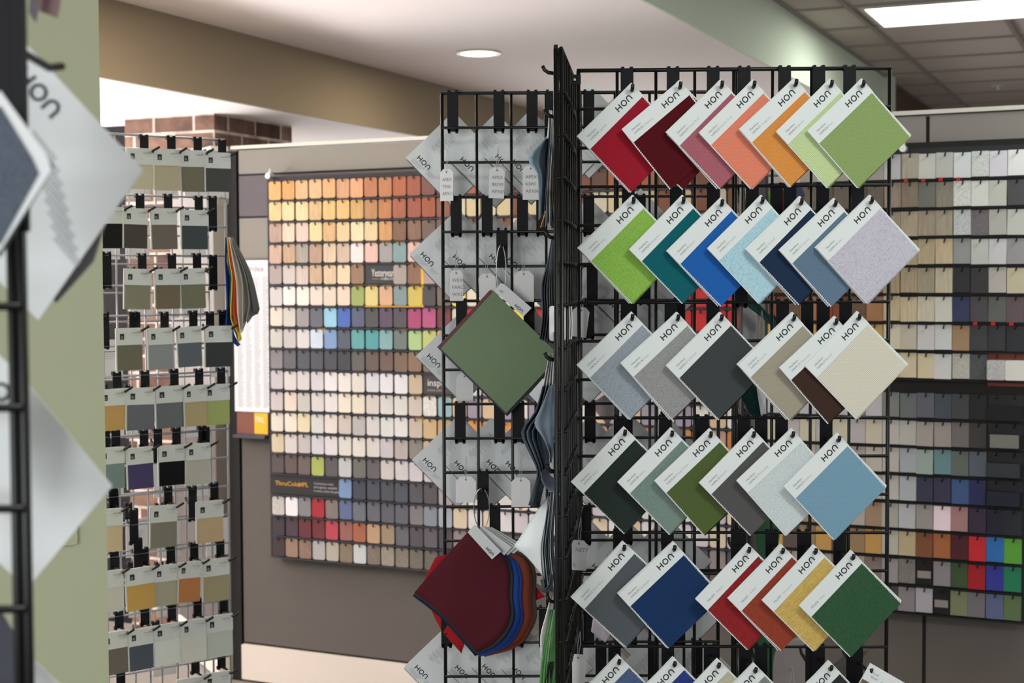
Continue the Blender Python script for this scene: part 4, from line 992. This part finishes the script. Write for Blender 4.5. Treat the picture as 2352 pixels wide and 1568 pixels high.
mbk = root('sample_book', 'maroon fabric sample book with blue, rust and red leaves on a steel ring', 'sample book', Matrix.Translation(at(1100, 1215, GY))); og = mbk.location.copy()
def blob(P, Y, th, name, kind, col, og, parent, wav=.004, ph=0):
    """cloth leaf: smooth outline filled from its centre, gently waved"""
    n = len(P); out = []
    for i in range(n):
        a, b_, c, d = P[i-1], P[i], P[(i+1) % n], P[(i+2) % n]
        for k in range(4):
            t = k/4; sb = len(b_) > 2 and not b_[2]; sc_ = len(c) > 2 and not c[2]; q = []
            for j in (0, 1):
                m0 = (c[j]-b_[j]) if sb else (c[j]-a[j])/2; m1 = (c[j]-b_[j]) if sc_ else (d[j]-b_[j])/2
                q.append((2*t**3-3*t*t+1)*b_[j] + (t**3-2*t*t+t)*m0 + (-2*t**3+3*t*t)*c[j] + (t**3-t*t)*m1)
            out.append(tuple(q))
    cx = sum(p[0] for p in out)/len(out); cy = sum(p[1] for p in out)/len(out); m = 7; vs = []; N = len(out)
    for k in range(m + 1):
        for p in out:
            x, y = cx + (p[0]-cx)*k/m, cy + (p[1]-cy)*k/m
            vs.append(at(x, y, Y + wav*math.sin(x*.035 + y*.018 + ph)*(k/m)) - og)
    fs = []
    for k in range(m):
        for i in range(N):
            j = (i+1) % N; fs.append((k*N+i, k*N+j, (k+1)*N+j, (k+1)*N+i))
    me = D.meshes.new(name); me.from_pydata([tuple(v) for v in vs], [], fs); me.materials.append(MT[kind]); me.update()
    me.polygons.foreach_set('use_smooth', [True]*len(fs))
    o = link(me, name, parent, color=rgbf(col, 1.1)); md = o.modifiers.new('thick', 'SOLIDIFY'); md.thickness = th; md.offset = 0
    return o
F = False
Q0 = [(1074,1222,F),(1012,1290,F),(952,1360,F),(1010,1405),(1060,1458),(1095,1498,F),(1130,1478),(1158,1448),(1172,1410),(1168,1365),(1170,1320),(1160,1282),(1142,1268,F),(1110,1248,F)]
blob(Q0, GY - .006, .0022, 'maroon_leaf', 'felt', (84,28,38), og, mbk)
def qo(dx, dy, ex_=0): return [(p[0] + dx + (ex_ if p[0] > 1120 else 0), p[1] + dy) + tuple(p[2:]) for p in Q0]
lv = [(qo(2,4,6),(64,66,70)),(qo(-1,6,10),(36,50,62)),(qo(4,6,18),(34,70,150)),(qo(7,10,22),(32,74,168)),(qo(12,6,36),(128,60,44)),(qo(18,10,34),(150,70,46)),(qo(10,2,52),(74,70,64)),(qo(14,6,44),(96,86,76)),
      (qo(-4,8,8),(34,42,66)),([(1100,1250,F),(1000,1280,F),(968,1345,F),(1010,1440),(1060,1500,F),(1090,1440),(1252,1370,F),(1215,1330,F),(1170,1260,F)],(168,28,32))]
for i, (P, c) in enumerate(lv): blob(P, GY + i*.0045, .002, 'leaf', 'felt', c, og, mbk, ph=i*.5)
b = MB(); quad(b, [(1091,1204),(1074,1222),(1130,1284),(1151,1266)], GY - .0145, .0014, og); lb = b.build('label_strip', 'card', mbk)
ex = (at(1151, 1266, GY) - at(1091, 1204, GY)).normalized()
link(logo_mesh(.0062, 'logo'), 'logo', lb, mw=frame(at(1125, 1266, GY - .0155) - og, ex, nn_))
for i, (x, c) in enumerate(((8, 215), (16, 205), (26, 210), (36, 200))):
    b = MB(); quad(b, [(1100+x*.8,1206+x*.1),(1094+x*.6,1220),(1150+x,1275),(1166+x*1.2,1256)], GY + .001 + i*.009, .0014, og); b.build('label_edge', 'card', mbk)
# pale cut-out card and dark curl right of the maroon book
pcx = at(1215, 1290, GY + .03)
o = root('fabric_card', 'pale translucent grey card with a rounded edge right of the maroon book', 'fabric sample', Matrix.Translation(pcx)); b = MB()
quad(b, [(1180,1262),(1210,1285),(1240,1330),(1244,1345),(1200,1322)], GY + .03, .001, pcx); b.build('sheet', plain('pale_grey_sheet', (168, 170, 166), .5), o)

# things hanging further back, seen through the right grid
def far_blob(P, Y, col, label, kind='felt', name='fabric_swatch_set', th=.003):
    p = at(P[0][0], P[0][1], Y); o = root(name, label, 'fabric samples', Matrix.Translation(p)); blob([q + (F,) if len(q) == 2 else q for q in P], Y, th, 'swatch', kind, col, p, o, wav=.006)
    if Y == 3.6:
        b = MB(); b.tube([(0, 0, 0), (0, .02, .03), (.578 - p.x, 3.745 - p.y, .035)], .0025, 6); b.build('hanger', 'wire', o)
    return o
far_blob([(1764,440),(1768,490),(1776,520),(1790,505),(1790,466),(1776,448)], 3.45, (96,150,60), 'bright green swatch tip behind the right grid between first and second rows')
far_blob([(1770,436),(1790,470),(1786,500),(1796,510),(1812,470),(1806,440),(1785,430)], 3.5, (150,28,32), 'dark red swatch tip behind the right grid near the green one')
far_blob([(1796,432),(1812,470),(1795,515),(1830,470),(1826,445)], 3.55, (190,184,170), 'cream swatch tip behind the dark red one')
far_blob([(1712,432),(1716,520),(1740,500),(1728,440)], 3.5, (190,186,170), 'cream swatch between the hooks of the light blue card')
far_blob([(1805,430),(1826,470),(1850,450),(1840,425)], 3.6, (70,78,100), 'slate blue swatch behind the cream swatch tip')
far_blob([(1706,690),(1738,720),(1732,860),(1704,830)], 3.55, (158,158,164), 'grey sheet curling behind the right grid in the third row')
far_blob([(1700,668),(1735,690),(1790,745),(1800,772),(1750,728),(1712,700)], 3.5, (34,66,60), 'dark green curled swatch above the greige card')
far_blob([(1768,708),(1790,740),(1812,772),(1780,790),(1770,750)], 3.6, (30,32,44), 'black curled swatch beside the greige card')
far_blob([(1698,905),(1740,880),(1755,960),(1730,960)], 3.5, (18,52,50), 'dark bottle green swatch below the charcoal card')
far_blob([(1738,885),(1758,900),(1760,950),(1748,955)], 3.48, (196,196,204), 'white tag beside the bottle green swatch', 'vinyl')
far_blob([(1740,1200,True),(1765,1165,True),(1790,1200,True),(1784,1260,True),(1752,1290,True),(1738,1250,True)], 3.6, (52,96,66), 'rounded green swatch behind the right grid above the gold card')
far_blob([(1700,1440),(1722,1500),(1772,1600),(1800,1480),(1760,1400)], 3.6, (58,104,74), 'large green swatch behind the right grid at the bottom')
far_blob([(1775,1560,True),(1780,1500,True),(1800,1480,True),(1850,1470,True),(1880,1600,True),(1790,1620,True)], 3.5, (150,142,142), 'taupe rounded sheet behind the right grid at the bottom')
far_blob([(1864,1568),(1960,1485),(2000,1490),(1900,1590)], 3.7, (86,80,76), 'dark grey sheet behind the forest green card')
far_blob([(1355,930),(1390,905),(1425,940),(1395,975)], 3.45, (176,164,166), 'pinkish sheet behind the third card row at left')
far_blob([(1362,1420),(1390,1440),(1402,1455),(1390,1475),(1358,1450)], 3.12, (208,196,206), 'pale pink card tip below the steel grey card', 'vinyl')
for i, (x, y) in enumerate(((1750, 712), (1820, 1530))):
    p = at(x, y, 3.3); o = root('string_loop', 'thin string loop hanging behind the %s' % ('third card row' if i == 0 else 'bottom card row'), 'string', Matrix.Translation(p))
    b = MB(); b.tube([(0, 0, 0), (-.006, 0, -.04), (-.001, 0, -.10), (.005, 0, -.04), (0, 0, 0)], .0007, 5); b.build('loop', 'paleink', o)
# blank boxes of unused hooks in the far panel seen behind the right half
for i, (x, y) in enumerate(((1700,612),(1745,930),(1780,430),(1850,690),(1690,1180),(1700,1330),(1860,1478),(1960,1478),(1745,1478))):
    p = at(x, y, FY + .012); j = round((ZT - p.z)/.0762)
    hook(Matrix.Translation((p.x, FY + .0, ZT - j*.0762)), f'empty black hook plate behind the cards at right, number {ORD[i+1]} from the top', HK_R, 'empty hook plates on the front grid')

# ------------------------------------------------------------------ zinc rack with small upholstery cards
zr = at(515, 322, 3.98); zl = at(245, 299, 3.78)
GE = Vector((zr.x - zl.x, zr.y - zl.y, 0)).normalized(); GN = Vector((GE.y, -GE.x, 0))
ZG = zr.z; NG = 22
g_or = Vector((zr.x, zr.y, 0)) - GE*(.0762*8)
zrack = grid_panel('zinc_wire_rack', 'silver wire grid rack with small upholstery cards, left of the chips', g_or, GE, 8, ZG, NG, 'chrome', wr=.0026)
zrack2 = grid_panel('zinc_wire_rack', 'rear side of the silver wire rack, behind the small cards', g_or - GN*.16 + GE*.03, GE, 8, ZG - .02, NG, 'chrome', wr=.0026)
HK_G = hook_meshes(.0235, .040, .05)
HK_GL = hook_meshes(.0235, .085, .03, side=1)
GLOGO = MB(); GLOGO.box(-.0048, .0048, -.0055, .0055, 0, .0003); GLOGO = GLOGO.mesh('logo', 'ink')
GROWS = [
 [(290,352,340,434,(196,188,164),'cream'),(352,415,342,437,(184,174,148),'sand'),(413,475,345,440,(118,115,98),'olive grey'),(470,530,350,440,(75,78,76),'dark grey')],
 [(232,284,475,570,(30,32,34),'black'),(283,340,478,570,(78,72,68),'dark brown grey'),(345,407,478,572,(115,107,98),'taupe'),(415,478,482,572,(68,78,80),'slate')],
 [(285,348,617,710,(135,133,115),'khaki grey'),(355,415,617,709,(118,107,88),'brown'),(413,472,616,708,(118,120,98),'moss grey')],
 [(266,328,753,850,(112,110,95),'dark khaki'),(338,398,753,848,(140,146,150),'silver grey'),(405,463,750,842,(95,105,115),'blue grey'),(470,534,748,842,(60,64,66),'charcoal')],
 [(228,290,893,988,(195,155,95),'tan gold'),(290,357,890,987,(105,108,120),'purple grey'),(356,425,886,982,(105,112,117),'metal grey'),(421,474,885,978,(180,165,125),'beige'),(468,528,882,975,(165,178,110),'lime')],
 [(226,287,1027,1122,(120,140,140),'seafoam'),(290,352,1027,1122,(75,68,110),'violet'),(363,428,1022,1114,(22,24,26),'jet black'),(426,484,1018,1112,(185,185,172),'off-white')],
 [(222,283,1168,1267,(205,185,150),'pale tan'),(345,408,1160,1256,(130,130,115),'grey green'),(451,514,1150,1245,(195,170,135),'camel')],
 [(222,284,1310,1405,(200,200,190),'ivory'),(288,355,1303,1400,(200,160,85),'mustard'),(352,413,1297,1390,(170,165,145),'stone'),(410,462,1290,1382,(190,125,75),'copper'),(465,527,1283,1380,(165,155,125),'dull gold')],
 [(232,296,1450,1548,(110,103,98),'brownish grey'),(294,352,1443,1538,(80,88,103),'steel blue'),(352,418,1432,1526,(215,220,218),'icy white'),(415,473,1423,1520,(212,214,205),'warm white'),(473,535,1412,1508,(190,198,190),'pale green grey')],
 [(236,300,1590,1680,(150,150,150),'hidden grey'),(408,470,1556,1650,(200,200,195),'bottom white'),(468,530,1543,1640,(205,205,200),'bottom cream')]]
gp0 = Vector((zr.x, zr.y, 0)) + GN*.055
for ri, row in enumerate(GROWS):
    for ci, (xa, xb, ya, yb, col, nm) in enumerate(row):
        off = GN*(.004*(ci % 2))
        P = onpl((xa+xb)/2, ya, gp0 + off, GN); A = onpl(xa, (ya+yb)/2, gp0 + off, GN); B = onpl(xb, (ya+yb)/2, gp0 + off, GN)
        Cc = onpl((xa+xb)/2, yb, gp0 + off, GN)
        w = (B - A).length*.97; h = P.z - Cc.z; lh = h*.345
        rot = Matrix.Rotation(R(random.uniform(-2, 2)), 4, 'Y')
        m = frame(P, GE, (0, 0, 1)) @ Matrix.Translation((0, 0, -.006)) @ rot
        o = root('upholstery_card', f'small {nm} upholstery card on the silver rack, {ORD[ri+1]} row', 'fabric sample', m, 'small upholstery cards on the silver rack')
        b = MB(); b.prism([(x - w*.02, z) for x, z in rrect(-w/2, w/2, -h + .006, .006, .001, 1)], .0045, .0008, 'y'); b.build('backing_card', 'card', o)
        me = MB(); pts = [(x, z) for x, z in pinked(-w/2 + .001, w/2, -h + .005, -lh + .004, .0035, .0016)]
        me.prism(pts, -.0002, .0006, 'y'); me.build('fabric_swatch', 'felt', o, color=rgbf(col, 1.2))
        b = MB(); b.prism([(-w/2, -lh), (w/2, -lh), (w/2, .006), (-w/2, .006)], -.0012, -.0004, 'y'); l = b.build('label_strip', 'card', o)
        b = MB(); b.box(-w*.37, -w*.21, -.0018, -.0013, -lh*.62, -lh*.22); lg = b.build('logo', 'ink', l)
        txt(l, 'G', .0085, 'white_ink', -w*.345, -lh*.55, -.0021)
        txt(l, 'Terrain 200', .0052, 'grayink', w*.10, -lh*.20, -.0018, sx=.8); txt(l, 'Pattern G', .0036, 'paleink', w*.20, -lh*.40, -.0018)
        z = P.z + .035
        hp = onpl((xa+xb)/2 + 8, ya, Vector((zr.x, zr.y, 0)), GN)
        hh_ = root('rack_hook', f'black hook of the {nm} upholstery card', 'hook', frame((hp.x, hp.y, P.z + .034), GE, (0, 0, 1)), 'black hooks on the silver rack')
        link(HK_G[0], 'plate', hh_)
        b = MB(); b.tube([(0, -.006, -.034), (0, -.05, -.040), (-.002, -.062, -.042), (-.006, -.070, -.040), (.004, -.074, -.034), (.010, -.076, -.030)], .0031, 8); b.build('prong', 'wire', hh_, smooth=True)
# bare plates, and white card backs on the far side
for i, (x, y) in enumerate(((486,455),(243,583),(487,590),(238,722),(310,722),(480,720),(258,1120),(440,1120),(305,1172),(470,985),(360,985),(240,985),(405,1300),(315,1240))):
    hp = onpl(x, y, Vector((zr.x, zr.y, 0)), GN)
    hh_ = root('rack_hook', f'empty long black plate on the silver rack, {ORD[i+1]} counting downward', 'hook', frame(hp, GE, (0, 0, 1)), 'empty plates on the silver rack')
    link(HK_GL[0], 'plate', hh_); link(HK_GL[1], 'prong', hh_)
gq = Vector((zr.x, zr.y, 0)) - GN*.22; k = 0
for r in range(9):
    for x in (252, 318, 382, 446, 502):
        if random.random() < .35: continue
        k += 1; P = onpl(x + random.uniform(-6, 6), 372 + r*137, gq, GN); m = frame(P, GE, (0, 0, 1))
        o = root('upholstery_card', f'back of a white card behind the silver rack, {ORD[r+1]} tier, {ORD[(x-190)//62]} column', 'fabric sample', m, 'card backs behind the silver rack')
        b = MB(); b.box(-.034, .034, 0, .002, -.10, .004); b.build('card_back', 'tag', o)
        b = MB()
        for i in range(4): b.box(-.02, .02 - i*.004, -.0006, -.0001, -.03 - i*.006, -.0285 - i*.006)
        b.build('lettering', 'paleink', o)
        o = root('rack_hook', f'black hook of a card back, {ORD[r+1]} tier, {ORD[(x-190)//62]} column', 'hook', m @ Matrix.Translation((.004, .07, .034)), 'hooks behind the silver rack')
        link(HK_G[0], 'plate', o)
# hanging colour bundle at the right end of the silver rack
p = at(512, 462, 3.93); o = root('steel_ring', 'thin steel ring at the right end of the silver rack', 'ring', Matrix.Translation(p))
b = MB(); b.ring((0, 0, 0), .014, .0008, (1, 0, 0), (0, 0, 1)); b.build('wire_loop', 'ringsteel', o)
o, og = bundle('bunch of twisted colour swatches in blue, yellow and grey at the silver rack', 528, 548, 3.93)
def T(P, dx): return [(x + dx, y) for x, y in P]
BL = [((30,60,140),[(518,545),(517,600),(519,640),(522,700),(519,760),(545,795)],[(524,548),(520,600),(530,640),(532,700),(535,760),(552,792)]),
      ((40,110,120),[(521,545),(524,600),(530,640),(528,700),(535,745),(546,780)],[(525,545),(530,600),(535,640),(534,700),(541,745),(550,782)]),
      ((226,190,40),[(522,545),(527,600),(533,640),(530,730),(545,762),(548,785)],[(527,545),(533,600),(540,640),(537,720),(549,752),(555,778)]),
      ((190,60,40),[(524,545),(531,600),(538,640),(537,715),(546,750),(550,760)],[(528,545),(535,600),(543,640),(544,715),(552,745),(556,752)]),
      ((206,200,188),[(526,545),(535,600),(543,650),(546,720),(550,750),(553,765)],[(532,545),(546,600),(556,650),(557,715),(558,735),(560,755)]),
      ((150,150,148),[(528,545),(545,600),(556,650),(557,710),(556,740),(555,756)],[(534,545),(556,600),(568,650),(574,700),(566,735),(560,752)]),
      ((120,122,120),[(530,545),(552,600),(565,640),(572,690),(570,715),(566,735)],[(536,548),(562,600),(577,645),(592,712),(580,726),(568,742)]),
      ((84,86,86),[(532,545),(556,600),(570,640),(580,690),(582,705),(584,715)],[(536,548),(564,600),(580,640),(594,700),(595,712),(590,722)])]
for i, (c, A, B) in enumerate(BL): sheet('swatch', A, B, o, 'felt', c, 3.93 - i*.004, 3.97 - i*.004, .002, org=og)

# ------------------------------------------------------------------ blurred rack in the left foreground
NY = 1.13
fo_ = at(52, 700, NY); zs = at(30, 935, NY).z; zt_ = zs + .0762*7
nr = grid_panel('wire_grid_panel', 'blurred black wire grid panel at the left edge in the foreground', Vector((fo_.x - .0762*4, NY, 0)), (1, 0, 0), 4, zt_, 18)
b = MB(); x2 = at(28, 700, NY).x - (fo_.x - .0762*4)
b.tube([(x2, 0, zt_ - 18*.0762), (x2, 0, zt_)], WR*1.2, 8); b.build('edge_wire', 'wire', nr, smooth=True)
for i, (x, y, l, lb) in enumerate(((14, -30, .17, 'long black hook plate at the upper left, blurred in the foreground'), (47, -40, .185, 'second long black hook plate at the upper left, beside the first'))):
    p = at(x, y, NY - .004); o = root('grid_hook', lb, 'hook', Matrix.Translation(p))
    b = MB(); b.box(-.0045, .0055 if i else .006, -.012, -.004, -l, .04, .002); b.build('plate', 'plate', o)
    if i:
        b = MB(); b.tube([(.002, -.006, -.052), (.005, .05, -.056), (.009, .07, -.052)], .0032, 8); b.build('prong', 'wire', o)
def near_card(Lp, Tp, Y, label, S, yaw=0, lg=True):
    return back_card(Lp, Tp, Y, label, grp='blurred cards in the left foreground', yaw=yaw, S=S, lg=lg)
def poly_card(P, Y, label, logo=None, mat='card', cloth=None, name='fabric_card', th=.0012, prints=True):
    p = at(P[0][0], P[0][1], Y); o = root(name, label, 'fabric sample', Matrix.Translation(p), 'blurred cards in the left foreground')
    b = MB(); quad(b, P, Y, th, p); c = b.build('card_sheet', mat, o)
    if logo:
        (lx, ly, ex_, h_) = logo
        link(logo_mesh(h_), 'logo', c, mw=frame(at(lx, ly, Y - .0006) - p, (at(lx + ex_[0], ly + ex_[1], Y) - at(lx, ly, Y)).normalized(), (0, -1, 0)))
    if cloth:
        for i, (Q, cc) in enumerate(cloth):
            b = MB(); quad(b, Q, Y - .0012 if i == 0 else Y + .002 + .003*i, .0008, p); b.build('fabric_swatch', 'weave', o, color=rgb(cc))
    return o
pc1 = poly_card([(52,92),(-232,420),(88,735),(328,390)], NY + .10, 'large blurred white card with logo at left, upper one', (88, 212, (1, 1.15), .0135))
b = MB(); og1 = pc1.location
ex_ = (at(90+100, 500+118, NY+.1) - at(90, 500, NY+.1)).normalized()
for i in range(9):
    p = at(74 + (i*7), 300 + i*30, NY + .0994) ; 
    b2 = frame(p - og1, ex_, (0, -1, 0))
    for k in range(3): q = [b2 @ Vector((x, y - k*.0022, 0)) for x, y in ((0, 0), (.03, 0), (.03, .0008), (0, .0008))]; b.add(q, [(0, 1, 2, 3)])
b.build('lettering', 'paleink', pc1)
poly_card([(60,200),(-180,440),(130,695),(215,600),(240,520)], NY + .115, 'grey underside of a card behind the upper white card at left', mat=plain('grey_card', (120, 116, 122), .6))
poly_card([(0,208),(-150,380),(-30,600),(0,575),(118,390),(104,352)], NY - .05, 'blurred stack with dark blue-grey fabric and white edges at far left',
          cloth=[([(-150,300),(-150,600),(0,560),(88,398),(72,362),(0,244)], (84,92,104)), ([(0,225),(-120,400),(0,592),(124,382),(108,366)], (120,122,128))])
poly_card([(52,868),(-200,1110),(62,1352),(257,1116)], NY + .10, 'large blurred white card at left, lower one')
poly_card([(-20,800),(-200,960),(20,1200),(48,1000),(48,862)], NY + .04, 'blurred white card cut by the picture edge at left', (2, 900, (1, 1), .014))
poly_card([(58,1500),(-40,1600),(60,1700),(170,1600)], NY + .10, 'corner of a blurred white card at the bottom left', )
poly_card([(0,1400),(-100,1500),(0,1640),(45,1560),(48,1480)], NY + .05, 'dark blurred fabric edge at the bottom left corner', mat=plain('dark_cloth', (70, 74, 82), .8))
poly_card([(70,-60),(66,30),(82,52),(104,-60)], NY + .08, 'grey blurred swatch tip at the top left', mat=plain('greymauve', (104, 98, 102), .7))
poly_card([(104,-60),(90,25),(132,42),(150,-60)], NY + .09, 'pinkish blurred swatch tip at the top left', mat=plain('mauvepink', (140, 110, 112), .7))
